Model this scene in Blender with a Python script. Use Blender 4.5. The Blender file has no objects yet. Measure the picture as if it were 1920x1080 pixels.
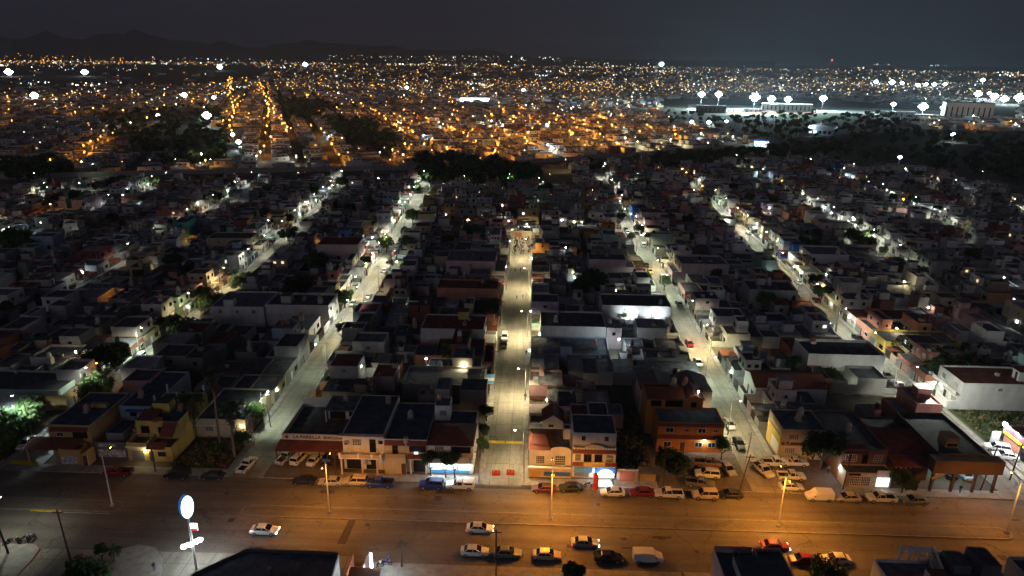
import bpy, bmesh, math, random
from mathutils import Matrix, Vector

# ------------------------------------------------------------------ camera, sky, sun, exposure
scn = bpy.context.scene
COL = scn.collection
CAM_H, FPX = 75.0, 1280.0
PITCH, ROLL, YAW = math.atan(432 / FPX), math.atan(0.0115), math.radians(-1.7)

def _basis():
    f = Vector((math.sin(YAW) * math.cos(PITCH), math.cos(YAW) * math.cos(PITCH), -math.sin(PITCH)))
    r = Vector((math.cos(YAW), -math.sin(YAW), 0))
    u = r.cross(f)
    c, s = math.cos(ROLL), math.sin(ROLL)
    return f, c * r + s * u, c * u - s * r
CF, CR, CU = _basis()

def G(px, py, z=0.0):
    """point of the photograph (1920x1080) -> world x, y at height z"""
    d = CF + (px - 960) / FPX * CR + (540 - py) / FPX * CU
    t = (z - CAM_H) / d.z
    return d.x * t, d.y * t

def PX(x, y, z=0.0):
    v = Vector((x, y, z - CAM_H)); w = v.dot(CF)
    if w < 1: return (-9999, 9999)
    return 960 + FPX * v.dot(CR) / w, 540 - FPX * v.dot(CU) / w

cam = bpy.data.objects.new('camera', bpy.data.cameras.new('camera'))
COL.objects.link(cam)
m = Matrix((CR, CU, -CF)).transposed().to_4x4(); m.translation = (0, 0, CAM_H)
cam.matrix_world = m
cam.data.sensor_width = 36; cam.data.lens = 36 * FPX / 1920
cam.data.clip_start = 1; cam.data.clip_end = 60000
scn.camera = cam

SUN_EL, SUN_AZ = math.radians(13), math.radians(200)      # dim glow of the city behind the camera
world = bpy.data.worlds.new('World'); scn.world = world; world.use_nodes = True
nt = world.node_tree; nt.nodes.clear()
sky = nt.nodes.new('ShaderNodeTexSky'); sky.sky_type = 'NISHITA'; sky.sun_disc = False
sky.sun_elevation = math.radians(-4); sky.sun_rotation = math.radians(200)
bw = nt.nodes.new('ShaderNodeMix'); bw.data_type = 'RGBA'; bw.inputs['Factor'].default_value = 0.93
bw.inputs['B'].default_value = (0.135, 0.142, 0.235, 1)      # even skyglow of a lit city under thin cloud
bg = nt.nodes.new('ShaderNodeBackground'); bg.inputs['Strength'].default_value = 0.105
out = nt.nodes.new('ShaderNodeOutputWorld')
nt.links.new(sky.outputs[0], bw.inputs['A']); nt.links.new(bw.outputs['Result'], bg.inputs[0]); nt.links.new(bg.outputs[0], out.inputs[0])

sun = bpy.data.objects.new('skyglow_sun', bpy.data.lights.new('skyglow_sun', 'SUN')); COL.objects.link(sun)
sun.data.energy = 0.125; sun.data.angle = math.radians(30); sun.data.color = (0.96, 0.88, 1.0)
sun.rotation_euler = Vector((math.sin(SUN_AZ) * math.cos(SUN_EL), math.cos(SUN_AZ) * math.cos(SUN_EL), math.sin(SUN_EL))).to_track_quat('Z', 'Y').to_euler()

scn.view_settings.view_transform = 'Standard'; scn.view_settings.look = 'None'
scn.view_settings.exposure = 0.0; scn.view_settings.gamma = 1.0; scn.view_settings.use_curve_mapping = False
scn.render.engine = 'CYCLES'
cy = scn.cycles
cy.use_denoising = True; cy.max_bounces = 3; cy.diffuse_bounces = 1; cy.glossy_bounces = 1; cy.transmission_bounces = 2
cy.volume_bounces = 0; cy.use_adaptive_sampling = True; cy.adaptive_threshold = .02; cy.use_light_tree = True; cy.sample_clamp_indirect = 3.0; cy.caustics_reflective = False; cy.caustics_refractive = False
random.seed(7)
R = random.Random(11)

# ------------------------------------------------------------------ materials
MATS = {}
def mat(name, col, rough=0.85, var=0.25, scale=0.6, metal=0.0, emit=None, estr=0.0, spec=0.3, streak=None, bump=0.0):
    if name in MATS: return MATS[name]
    M = bpy.data.materials.new(name); M.use_nodes = True
    t = M.node_tree; b = t.nodes['Principled BSDF']
    b.inputs['Roughness'].default_value = rough; b.inputs['Metallic'].default_value = metal
    b.inputs['Specular IOR Level'].default_value = spec
    c = (*col, 1)
    if var > 0:
        tc = t.nodes.new('ShaderNodeTexCoord'); n = t.nodes.new('ShaderNodeTexNoise')
        n.inputs['Scale'].default_value = scale; n.inputs['Detail'].default_value = 5; n.inputs['Roughness'].default_value = 0.62
        if streak:
            mp = t.nodes.new('ShaderNodeMapping'); mp.inputs['Scale'].default_value = streak
            t.links.new(tc.outputs['Object'], mp.inputs[0]); t.links.new(mp.outputs[0], n.inputs['Vector'])
        else: t.links.new(tc.outputs['Object'], n.inputs['Vector'])
        mx = t.nodes.new('ShaderNodeMix'); mx.data_type = 'RGBA'
        mx.inputs['A'].default_value = (*[x * (1 - var) for x in col], 1); mx.inputs['B'].default_value = (*[min(1, x * (1 + var)) for x in col], 1)
        rp = t.nodes.new('ShaderNodeMapRange'); rp.inputs['From Min'].default_value = .32; rp.inputs['From Max'].default_value = .68
        t.links.new(n.outputs['Fac'], rp.inputs[0]); t.links.new(rp.outputs[0], mx.inputs['Factor']); t.links.new(mx.outputs['Result'], b.inputs['Base Color'])
        if bump:
            bp = t.nodes.new('ShaderNodeBump'); bp.inputs['Strength'].default_value = bump; bp.inputs['Distance'].default_value = .05
            t.links.new(n.outputs['Fac'], bp.inputs['Height']); t.links.new(bp.outputs[0], b.inputs['Normal'])
    else: b.inputs['Base Color'].default_value = c
    if emit:
        b.inputs['Emission Color'].default_value = (*emit, 1); b.inputs['Emission Strength'].default_value = estr
    MATS[name] = M
    return M

def rows_mat(name, col, col2, period, axis='X', rough=.8):
    """fine relief in rows: roof tiles, roller shutters, corrugated sheet, brick courses"""
    M = bpy.data.materials.new(name); M.use_nodes = True; t = M.node_tree; b = t.nodes['Principled BSDF']
    tc = t.nodes.new('ShaderNodeTexCoord'); w = t.nodes.new('ShaderNodeTexWave'); w.bands_direction = axis
    w.inputs['Scale'].default_value = .314 / period; w.inputs['Distortion'].default_value = .4
    n = t.nodes.new('ShaderNodeTexNoise'); n.inputs['Scale'].default_value = .9; n.inputs['Detail'].default_value = 4
    mx = t.nodes.new('ShaderNodeMix'); mx.data_type = 'RGBA'; mx.inputs['A'].default_value = (*col, 1); mx.inputs['B'].default_value = (*col2, 1)
    ad = t.nodes.new('ShaderNodeMath'); ad.operation = 'MULTIPLY'
    t.links.new(tc.outputs['Object'], w.inputs[0]); t.links.new(tc.outputs['Object'], n.inputs[0])
    t.links.new(w.outputs['Fac'], ad.inputs[0]); t.links.new(n.outputs['Fac'], ad.inputs[1]); ad.use_clamp = True
    t.links.new(ad.outputs[0], mx.inputs['Factor']); t.links.new(mx.outputs['Result'], b.inputs['Base Color'])
    bp = t.nodes.new('ShaderNodeBump'); bp.inputs['Distance'].default_value = .06; bp.inputs['Strength'].default_value = .6
    t.links.new(w.outputs['Fac'], bp.inputs['Height']); t.links.new(bp.outputs[0], b.inputs['Normal'])
    b.inputs['Roughness'].default_value = rough; MATS[name] = M
    return M

def paved_mat(name, col, streak, slab):
    """worn paving: wheel-track streaks, large repairs, fine grit and, for slabs, dark joints"""
    M = bpy.data.materials.new(name); M.use_nodes = True; t = M.node_tree; b = t.nodes['Principled BSDF']; L = t.links
    tc = t.nodes.new('ShaderNodeTexCoord'); fac = None
    def noise(scale, st, lo, hi, det=5):
        mp = t.nodes.new('ShaderNodeMapping'); mp.inputs['Scale'].default_value = st; n = t.nodes.new('ShaderNodeTexNoise'); n.inputs['Scale'].default_value = scale; n.inputs['Detail'].default_value = det; n.inputs['Roughness'].default_value = .65
        r = t.nodes.new('ShaderNodeMapRange'); r.inputs['From Min'].default_value = .3; r.inputs['From Max'].default_value = .7; r.inputs['To Min'].default_value = lo; r.inputs['To Max'].default_value = hi
        L.new(tc.outputs['Object'], mp.inputs[0]); L.new(mp.outputs[0], n.inputs['Vector']); L.new(n.outputs['Fac'], r.inputs[0]); return r.outputs[0]
    def mul(a, c):
        q = t.nodes.new('ShaderNodeMath'); q.operation = 'MULTIPLY'; L.new(a, q.inputs[0]); L.new(c, q.inputs[1]); return q.outputs[0]
    f = mul(noise(.45, streak, .68, 1.25), mul(noise(.09, (1, 1, 1), .75, 1.2, 3), noise(3.5, (1, 1, 1), .8, 1.15, 6)))
    if slab:
        bk = t.nodes.new('ShaderNodeTexBrick'); bk.offset = 0; bk.inputs['Scale'].default_value = 1; bk.inputs['Brick Width'].default_value = slab[0]; bk.inputs['Row Height'].default_value = slab[1]; bk.inputs['Mortar Size'].default_value = .05
        bk.inputs['Color1'].default_value = (1, 1, 1, 1); bk.inputs['Color2'].default_value = (.86, .86, .86, 1); bk.inputs['Mortar'].default_value = (.45, .45, .45, 1); L.new(tc.outputs['Object'], bk.inputs['Vector']); f = mul(f, bk.outputs['Color'])
    cr = t.nodes.new('ShaderNodeTexVoronoi'); cr.feature = 'DISTANCE_TO_EDGE'; cr.inputs['Scale'].default_value = .16; wp = t.nodes.new('ShaderNodeTexNoise'); wp.inputs['Scale'].default_value = .5; wp.inputs['Detail'].default_value = 4
    vm = t.nodes.new('ShaderNodeVectorMath'); vm.operation = 'MULTIPLY_ADD'; vm.inputs[1].default_value = (3, 3, 0); L.new(tc.outputs['Object'], wp.inputs['Vector']); L.new(wp.outputs['Color'], vm.inputs[0]); L.new(tc.outputs['Object'], vm.inputs[2]); L.new(vm.outputs[0], cr.inputs['Vector'])
    r = t.nodes.new('ShaderNodeMapRange'); r.inputs['From Max'].default_value = .012; r.inputs['To Min'].default_value = .55; L.new(cr.outputs['Distance'], r.inputs[0]); f = mul(f, r.outputs[0])
    mx = t.nodes.new('ShaderNodeMix'); mx.data_type = 'RGBA'; mx.blend_type = 'MULTIPLY'; mx.inputs['Factor'].default_value = 1; mx.inputs['A'].default_value = (*col, 1); L.new(f, mx.inputs['B']); L.new(mx.outputs['Result'], b.inputs['Base Color'])
    b.inputs['Roughness'].default_value = .85; b.inputs['Specular IOR Level'].default_value = .3; MATS[name] = M
WALLS = {'white': (.68, .67, .66), 'off-white': (.58, .56, .52), 'cream': (.56, .47, .32), 'pale grey': (.42, .42, .43), 'bare grey': (.26, .25, .24),
         'pink': (.55, .30, .29), 'pale pink': (.58, .46, .46), 'salmon': (.50, .22, .17), 'terracotta': (.34, .13, .08), 'orange': (.52, .20, .05), 'yellow': (.58, .43, .12),
         'ochre': (.46, .30, .12), 'teal': (.05, .30, .33), 'pale blue': (.36, .45, .58), 'blue': (.07, .16, .44), 'mint': (.36, .50, .42), 'green': (.13, .30, .17),
         'lilac': (.42, .36, .50), 'brown': (.22, .13, .09), 'sand': (.44, .36, .25), 'dark brown': (.09, .06, .048), 'dark grey': (.13, .13, .14), 'maroon': (.20, .05, .05)}
for k, c in WALLS.items(): mat('wall_' + k, c, .9, .16, .45, streak=(1, 1, .45))
rows_mat('wall_brick red', (.30, .12, .075), (.18, .075, .05), .25, 'Z')
rows_mat('wall_block grey', (.25, .24, .23), (.17, .165, .16), .2, 'Z')
mat('roof_grey', (.15, .155, .175), .9, .5, .7); mat('roof_dark', (.085, .087, .10), .9, .5, .7); mat('roof_pale', (.30, .30, .31), .9, .35, .4)
mat('roof_red', (.17, .055, .045), .9, .35, .5); mat('roof_white', (.5, .5, .5), .9, .25, .5); mat('roof_slate', (.075, .09, .12), .85, .4, .6)
rows_mat('roof_tile', (.22, .065, .04), (.12, .032, .022), .3, 'X'); rows_mat('roof_tile_y', (.22, .065, .04), (.12, .032, .022), .3, 'Y')
rows_mat('roof_sheet', (.20, .20, .21), (.12, .12, .13), .35, 'Y'); rows_mat('shutter', (.22, .22, .23), (.12, .12, .12), .14, 'Z', .5)
mat('trim_white', (.7, .69, .67), .8, .1); mat('trim_red', (.20, .05, .035), .85, .25, 1.5); mat('concrete', (.33, .32, .30), .92, .25, .8)
mat('glass', (.012, .014, .018), .12, 0, spec=.6); mat('frame_white', (.6, .6, .6), .6, 0); mat('frame_dark', (.04, .035, .03), .6, 0); mat('iron', (.05, .045, .045), .5, .2, 3)
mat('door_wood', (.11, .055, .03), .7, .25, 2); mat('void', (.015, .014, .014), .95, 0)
mat('lit_warm', (.6, .45, .25), .6, 0, emit=(1, .62, .25), estr=1.6); mat('lit_white', (.7, .7, .7), .6, 0, emit=(.85, .95, 1), estr=2.2)
mat('tank_cream', (.52, .36, .26), .6, .12, 2); mat('tank_black', (.03, .03, .03), .5, .1); mat('tank_terracotta', (.42, .19, .11), .6, .12, 2); mat('tank_white', (.55, .55, .55), .6, .12, 2)
mat('metal_grey', (.33, .34, .35), .45, .1, 2, metal=.6); mat('pole_concrete', (.36, .34, .31), .9, .15, 2); mat('pole_wood', (.075, .055, .04), .9, .2, 3); mat('pole_white', (.55, .55, .53), .6, .1, 2)
mat('earth', (.11, .093, .072), .97, .4, .12); mat('grass', (.05, .075, .025), .95, .4, .5)
paved_mat('asphalt', (.155, .14, .125), (.06, 1, 1), None); paved_mat('street_concrete', (.29, .275, .24), (1, .15, 1), (3.5, 5.0)); mat('pavement', (.27, .26, .245), .9, .25, .8)
mat('kerb', (.2, .185, .165), .9, .2, 1); mat('kerb_red', (.28, .07, .05), .9, .3, 1); mat('paint_yellow', (.62, .45, .03), .8, .25, 1.2); mat('paint_white', (.62, .62, .6), .8, .3, 1.2)
mat('asphalt_patch', (.06, .056, .052), .9, .3, 1)
mat('leaf_dark', (.035, .06, .022), .75, .35, .9); mat('leaf_mid', (.055, .10, .03), .7, .35, .9); mat('leaf_light', (.09, .14, .04), .7, .35, .9); mat('leaf_dry', (.20, .14, .075), .9, .3, 1.5)
mat('bark', (.10, .08, .06), .95, .3, 3); mat('bark_palm', (.23, .19, .15), .95, .25, 4)
mat('tyre', (.02, .02, .02), .85, 0); mat('rim', (.4, .4, .42), .35, 0, metal=.7); mat('car_glass', (.012, .014, .016), .08, 0, spec=.7)
mat('lamp_glass_off', (.5, .5, .5), .2, 0); mat('tail_off', (.25, .02, .02), .3, 0)
mat('head_on', (.9, .9, .8), .3, 0, emit=(1, .9, .7), estr=14); mat('tail_on', (.5, .02, .02), .3, 0, emit=(1, .06, .03), estr=5)
BULB = {'amber': (1, .37, .045), 'warm': (1, .85, .46), 'white': (.97, 1, .80), 'cool': (.78, .95, 1), 'green': (.84, 1, .74), 'blue': (.45, .6, 1), 'red': (1, .05, .03)}
for k, c in BULB.items(): mat('bulb_' + k, (.8, .8, .8), .4, 0, emit=c, estr=60); mat('porch_' + k, (.8, .8, .8), .4, 0, emit=c, estr=260)

# ------------------------------------------------------------------ mesh collecting
class MB:
    def __init__(s): s.v = []; s.f = []; s.m = []; s.mesh = None
    def quad(s, a, b, c, d, mt):
        i = len(s.v); s.v += [a, b, c, d]; s.f.append((i, i + 1, i + 2, i + 3)); s.m.append(mt); return s
    def poly(s, pts, mt):
        i = len(s.v); s.v += list(pts); s.f.append(tuple(range(i, i + len(pts)))); s.m.append(mt); return s
    def box(s, x0, x1, y0, y1, z0, z1, mt, top=None):
        i = len(s.v)
        s.v += [(x0, y0, z0), (x1, y0, z0), (x1, y1, z0), (x0, y1, z0), (x0, y0, z1), (x1, y0, z1), (x1, y1, z1), (x0, y1, z1)]
        s.f += [(i, i + 1, i + 5, i + 4), (i + 1, i + 2, i + 6, i + 5), (i + 2, i + 3, i + 7, i + 6), (i + 3, i, i + 4, i + 7), (i + 4, i + 5, i + 6, i + 7), (i + 3, i + 2, i + 1, i)]
        s.m += [mt] * 4 + [top or mt, mt]
        return s
    def prism(s, pts, z0, z1, mt, top=None):
        n = len(pts); i = len(s.v)
        s.v += [(p[0], p[1], z0) for p in pts] + [(p[0], p[1], z1) for p in pts]
        for k in range(n):
            j = (k + 1) % n; s.f.append((i + k, i + j, i + n + j, i + n + k)); s.m.append(mt)
        s.f.append(tuple(i + n + k for k in range(n))); s.m.append(top or mt)
        s.f.append(tuple(i + n - 1 - k for k in range(n))); s.m.append(mt)
        return s
    def shell(s, x0, x1, y0, y1, z0, zr, par, mt, t=.15, rim=None):
        """walls of a flat-roofed storey with a parapet, open at the top; the roof slab is a part of its own"""
        z1 = zr + par; i = len(s.v)
        o = [(x0, y0), (x1, y0), (x1, y1), (x0, y1)]; n = [(x0 + t, y0 + t), (x1 - t, y0 + t), (x1 - t, y1 - t), (x0 + t, y1 - t)]
        s.v += [(a, b, z0) for a, b in o] + [(a, b, z1) for a, b in o] + [(a, b, z1) for a, b in n] + [(a, b, zr - .2) for a, b in n]
        for k in range(4):
            j = (k + 1) % 4
            s.f += [(i + k, i + j, i + 4 + j, i + 4 + k), (i + 4 + k, i + 4 + j, i + 8 + j, i + 8 + k), (i + 8 + k, i + 8 + j, i + 12 + j, i + 12 + k)]
            s.m += [mt, rim or mt, mt]
        return s
    def cyl(s, x, y, z0, z1, r, mt, n=10, r1=None, cap=True, ax=None):
        r1 = r if r1 is None else r1; i = len(s.v)
        for zz, rr in ((z0, r), (z1, r1)):
            for k in range(n):
                a = 2 * math.pi * k / n; s.v.append((x + rr * math.cos(a), y + rr * math.sin(a), zz))
        for k in range(n):
            j = (k + 1) % n; s.f.append((i + k, i + j, i + n + j, i + n + k)); s.m.append(mt)
        if cap:
            s.f.append(tuple(i + n + k for k in range(n))); s.m.append(mt); s.f.append(tuple(i + n - 1 - k for k in range(n))); s.m.append(mt)
        return s
    def bar(s, a, b, r, mt, n=5, r1=None):
        a = Vector(a); b = Vector(b); d = (b - a).normalized(); u = d.orthogonal().normalized(); w = d.cross(u); i = len(s.v); r1 = r if r1 is None else r1
        for p, rr in ((a, r), (b, r1)):
            for k in range(n):
                t = 2 * math.pi * k / n; s.v.append(tuple(p + (u * math.cos(t) + w * math.sin(t)) * rr))
        for k in range(n):
            j = (k + 1) % n; s.f.append((i + k, i + j, i + n + j, i + n + k)); s.m.append(mt)
        s.f.append(tuple(i + n + k for k in range(n))); s.m.append(mt); s.f.append(tuple(i + n - 1 - k for k in range(n))); s.m.append(mt)
        return s
    def loft(s, rings, mt, cap=True):
        n = len(rings[0]); i = len(s.v)
        for r in rings: s.v += list(r)
        for a in range(len(rings) - 1):
            for k in range(n):
                j = (k + 1) % n; s.f.append((i + a * n + k, i + a * n + j, i + (a + 1) * n + j, i + (a + 1) * n + k)); s.m.append(mt)
        if cap:
            s.f.append(tuple(i + n - 1 - k for k in range(n))); s.m.append(mt)
            e = i + (len(rings) - 1) * n; s.f.append(tuple(e + k for k in range(n))); s.m.append(mt)
        return s
    def ball(s, x, y, z, r, mt, n=6, rz=None):
        rz = rz or r
        rings = []
        for a in (-1.2, -.55, .55, 1.2):
            rings.append([(x + r * math.cos(a) * math.cos(2 * math.pi * k / n), y + r * math.cos(a) * math.sin(2 * math.pi * k / n), z + rz * math.sin(a)) for k in range(n)])
        return s.loft(rings, mt)
    def add(s, o, mtx=None, swap=None):
        i = len(s.v)
        s.v += [tuple(mtx @ Vector(p)) for p in o.v] if mtx else o.v
        s.f += [tuple(k + i for k in f) for f in o.f]; s.m += [swap.get(k, k) for k in o.m] if swap else o.m
        return s
    def data(s, name):
        if s.mesh: return s.mesh
        me = bpy.data.meshes.new(name); me.from_pydata(s.v, [], s.f)
        names = list(dict.fromkeys(s.m)); ix = {n: k for k, n in enumerate(names)}
        for n in names: me.materials.append(MATS[n])
        if len(names) > 1: me.polygons.foreach_set('material_index', [ix[k] for k in s.m])
        me.update(); s.mesh = me
        return me

def tag(o, label=None, cat=None, group=None, kind=None):
    if label: o['label'] = label
    if cat: o['category'] = cat
    if group: o['group'] = group
    if kind: o['kind'] = kind
    return o
def thing(name, label, cat, loc=(0, 0, 0), rz=0.0, group=None):
    o = bpy.data.objects.new(name, None); COL.objects.link(o); o.empty_display_size = .3
    o.location = loc; o.rotation_euler = (0, 0, rz)
    return tag(o, label, cat, group)
def obj(name, mb, parent=None, loc=(0, 0, 0), rot=(0, 0, 0), sc=(1, 1, 1), paint=None):
    o = bpy.data.objects.new(name, mb.data(name) if isinstance(mb, MB) else mb); COL.objects.link(o)
    o.parent = parent; o.location = loc; o.rotation_euler = rot; o.scale = sc
    if paint:
        for k, pm in paint.items(): o.material_slots[k].link = 'OBJECT'; o.material_slots[k].material = MATS[pm]
    return o
def structure(name, mb): return tag(obj(name, mb), kind='structure')
def smooth(mesh):
    mesh.polygons.foreach_set('use_smooth', [True] * len(mesh.polygons)); return mesh
def lightob(parent, loc, col, watts, kind='POINT', radius=.12, spot=150, blend=.5, aim=None):
    l = bpy.data.lights.new('lamp_light', kind); l.energy = watts; l.color = col; l.shadow_soft_size = radius
    if kind == 'SPOT': l.spot_size = math.radians(spot); l.spot_blend = blend
    o = bpy.data.objects.new('lamp_light', l); COL.objects.link(o); o.parent = parent; o.location = loc
    if aim: o.rotation_euler = (Vector(loc) - Vector(aim)).to_track_quat('Z', 'Y').to_euler()
    return o
ORD = ('first second third fourth fifth sixth seventh eighth ninth tenth eleventh twelfth thirteenth fourteenth fifteenth sixteenth seventeenth eighteenth nineteenth twentieth').split()
def ordinal(n):
    if n <= 20: return ORD[n - 1]
    if n % 10 == 0: return {30: 'thirtieth', 40: 'fortieth', 50: 'fiftieth', 60: 'sixtieth'}[n]
    return {2: 'twenty', 3: 'thirty', 4: 'forty', 5: 'fifty'}[n // 10] + '-' + ORD[n % 10 - 1]
# ------------------------------------------------------------------ setting: ground, avenue, streets, hills
ST = {-5: [(-244, 190), (-250, 260), (-263, 340), (-272, 395)], -4: [(-196, 110), (-200, 230), (-214, 340), (-226, 420)], -3: [(-146, 110), (-150, 230), (-163, 340), (-173, 425)],
      -2: [(-97, 110), (-101, 230), (-112, 370), (-118, 440)], -1: [(-53, 110), (-55, 220), (-59, 300), (-68, 450)],
      0: [(-4.6, 110), (-4.6, 302)], 1: [(45, 110), (46, 200), (44.5, 340), (44, 505)], 2: [(91, 110), (91.5, 200), (96, 300), (101, 535)],
      3: [(137, 110), (140, 200), (146, 300), (154, 565)], 4: [(184, 110), (189, 200), (198, 300), (212, 560)], 5: [(231, 150), (237, 220), (250, 330), (262, 500)]}
SNAME = {-5: 'outermost left-hand street', -4: 'fourth left-hand street', -3: 'third left-hand street', -2: 'second left-hand street', -1: 'first left-hand street', 0: 'bright central street',
         1: 'first right-hand street', 2: 'second right-hand street', 3: 'third right-hand street', 4: 'fourth right-hand street', 5: 'outermost right-hand street'}
def sx(i, y):
    p = ST[i]
    for (x0, y0), (x1, y1) in zip(p, p[1:]):
        if y <= y1 or (x1, y1) == p[-1]: return x0 + (x1 - x0) * (y - y0) / (y1 - y0)
def HW(i): return 3.5 if i == 0 else 2.85        # half width of the carriageway
def BL(i): return HW(i) + 1.2                   # building line
def sang(i, y): return math.atan2(sx(i, y + 4) - sx(i, y - 4), 8)
def strip(mb, i, off0, off1, y0, y1, z0, z1, mt, step=12):
    n = max(1, int((y1 - y0) / step)); pts = [(sx(i, y0 + (y1 - y0) * k / n), y0 + (y1 - y0) * k / n) for k in range(n + 1)]
    for (xa, ya), (xb, yb) in zip(pts, pts[1:]):
        if z1 == z0: mb.quad((xa + off0, ya, z0), (xa + off1, ya, z0), (xb + off1, yb, z0), (xb + off0, yb, z0), mt)
        else: mb.prism([(xa + off0, ya), (xa + off1, ya), (xb + off1, yb), (xb + off0, yb)], z0, z1, mt)

g = MB(); S = 16000
N = 24
for a in range(N):
    for b in range(N):
        x0, x1 = -S + 2 * S * a / N, -S + 2 * S * (a + 1) / N; y0, y1 = -2000 + (S + 4000) * b / N, -2000 + (S + 4000) * (b + 1) / N
        g.quad((x0, y0, -.02), (x1, y0, -.02), (x1, y1, -.02), (x0, y1, -.02), 'earth')
structure('ground', g)

AV0, AV1 = 86.6, 108.0
structure('avenue', MB().quad((-420, AV0, .004), (420, AV0, .004), (420, AV1, .004), (-420, AV1, .004), 'asphalt'))
for i in ST:
    y1 = ST[i][-1][1]
    mb = MB(); strip(mb, i, -HW(i), HW(i), AV1, y1, .004, .004, 'street_concrete'); structure('street', mb)
    for s in (-1, 1):
        mb = MB(); strip(mb, i, *sorted((s * HW(i), s * BL(i))), 110.4, y1, 0, .14, 'pavement'); structure('pavement', mb)
# pavement along the avenue, one piece between two street mouths; southern forecourts
xs = sorted(ST)
for a, b in zip(xs, xs[1:]):
    structure('pavement', MB().box(sx(a, 109) + HW(a), sx(b, 109) - HW(b), AV1, 110.4, 0, .14, 'pavement'))
structure('forecourt', MB().box(-24.5, 24, 80, AV0, 0, .06, 'pavement'))
structure('pavement', MB().box(24.4, 200, 84.6, AV0, 0, .14, 'pavement'))
# median of the avenue
def capsule(x0, x1, y0, y1, n=8):
    r = (y1 - y0) / 2; c = (y0 + y1) / 2
    return [(x1 - r + r * math.sin(math.pi * k / n), c - r * math.cos(math.pi * k / n)) for k in range(n + 1)] + [(x0 + r - r * math.sin(math.pi * k / n), c + r * math.cos(math.pi * k / n)) for k in range(n + 1)]
for x0, x1 in ((-49.5, 81.5), (-175, -70.5), (101, 260)):
    o = structure('median', MB().prism(capsule(x0, x1, 96.7, 99.9), 0, .16, 'kerb'))
    obj('median_bed', MB().prism(capsule(x0 + .3, x1 - .3, 97.0, 99.6), .15, .165, 'asphalt'), o)
tag(obj('painted_kerb', MB().box(-85.6, -80.2, 96.45, 96.68, 0, .17, 'paint_yellow')), kind='structure')
tag(obj('lane_line', MB().box(-84, -71.5, 96.36, 96.44, .006, .012, 'paint_white')), kind='structure')
# the traffic island and forecourt in the corner below the oval sign
isl = [G(*p) for p in ((190, 1085), (205, 1062), (228, 1030), (262, 1021), (292, 1027), (308, 1048), (306, 1085))]
o = structure('traffic_island', MB().prism(isl, 0, .12, 'kerb'))
c = (sum(p[0] for p in isl) / 7, sum(p[1] for p in isl) / 7)
obj('island_bed', MB().prism([(c[0] + (p[0] - c[0]) * .95, c[1] + (p[1] - c[1]) * .95) for p in isl], .11, .13, 'pavement'), o)
isl = [G(*p) for p in ((-60, 1085), (30, 1085), (62, 1050), (76, 1030), (70, 1021), (-60, 1016))]
o = structure('traffic_island', MB().prism(isl, 0, .12, 'kerb_red'))
c = (sum(p[0] for p in isl) / 6, sum(p[1] for p in isl) / 6)
obj('island_bed', MB().prism([(c[0] + (p[0] - c[0]) * .96, c[1] + (p[1] - c[1]) * .96) for p in isl], .11, .13, 'pavement'), o)
k = [G(*p) for p in ((110, 1085), (134, 1060), (152, 1038), (158, 1040), (140, 1062), (118, 1085))]
structure('kerb', MB().prism(k, 0, .12, 'kerb_red'))
structure('forecourt', MB().poly([(*G(-80, 1025), .006), (*G(-80, 1100), .006), (*G(660, 1100), .006), (*G(660, 1043), .006)], 'street_concrete'))
p = [G(*q) for q in ((655, 973), (668, 974), (648, 1020), (632, 1020))]
structure('asphalt_patch', MB().poly([(a, b, .009) for a, b in p], 'asphalt_patch'))
p = [G(*q) for q in ((795, 915), (850, 908), (1010, 915), (1010, 919), (850, 914), (800, 921))]
structure('drain_strip', MB().poly([(a, b, .008) for a, b in p], 'asphalt_patch'))
for xa in (-8.2, -4.5):
    tag(obj('speed_bump', MB().loft([[(xa, 122.4, .004), (xa, 122.7, .07), (xa, 123.1, .07), (xa, 123.4, .004)], [(xa + 3.4, 122.4, .004), (xa + 3.4, 122.7, .07), (xa + 3.4, 123.1, .07), (xa + 3.4, 123.4, .004)]], 'paint_yellow')),
        'yellow speed bump on the %s half of the central street' % ('left' if xa < -6 else 'right'), 'speed bump', 'speed bump of the central street')
p = [G(*q) for q in ((4, 862), (70, 866), (66, 873), (0, 868))]
tag(obj('speed_bump', MB().prism(p, 0, .07, 'paint_yellow')), 'yellow painted speed bump across the mouth of the street at far left', 'speed bump')
# ground of the vacant lots
structure('lot', MB().quad((-68, 110.5, .006), (-57.6, 110.5, .006), (-57.8, 121.4, .006), (-68, 121.4, .006), 'earth'))
structure('parking_lot', MB().box(-49.4, -35.3, 108.1, 116, .0, .16, 'asphalt'))
structure('parking_lot', MB().quad((24.2, 108.1, .146), (41.4, 108.1, .146), (41.4, 120.8, .146), (24.2, 120.8, .146), 'asphalt'))
structure('parking_lot', MB().quad((48.6, 108.1, .146), (58.3, 108.1, .146), (58.3, 119.3, .146), (48.6, 119.3, .146), 'asphalt'))
structure('parking_lot', MB().box(95.7, 130, 108.3, 127.2, .0, .1, 'street_concrete'))
structure('lot', MB().quad((95.8, 128, .006), (128, 128, .006), (128, 141.8, .006), (95.8, 141.8, .006), 'grass'))

rq = random.Random(8)
for k in range(16):
    x, y = rq.uniform(-60, 85), rq.choice((rq.uniform(88, 95.5), rq.uniform(101, 106))); w, d = rq.uniform(.5, 4), rq.uniform(.4, 1.4)
    structure('asphalt_patch', MB().quad((x, y, .0085), (x + w, y + rq.uniform(-.1, .1), .0085), (x + w + rq.uniform(-.2, .2), y + d, .0085), (x + rq.uniform(-.2, .2), y + d, .0085), 'asphalt_patch'))
for k in range(7):
    x, y = rq.uniform(-55, 80), rq.choice((91.5, 94, 103, 105)); tag(obj('manhole_cover', MB().cyl(x, y, .004, .012, .38, 'iron', 12)), kind='structure')
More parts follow.
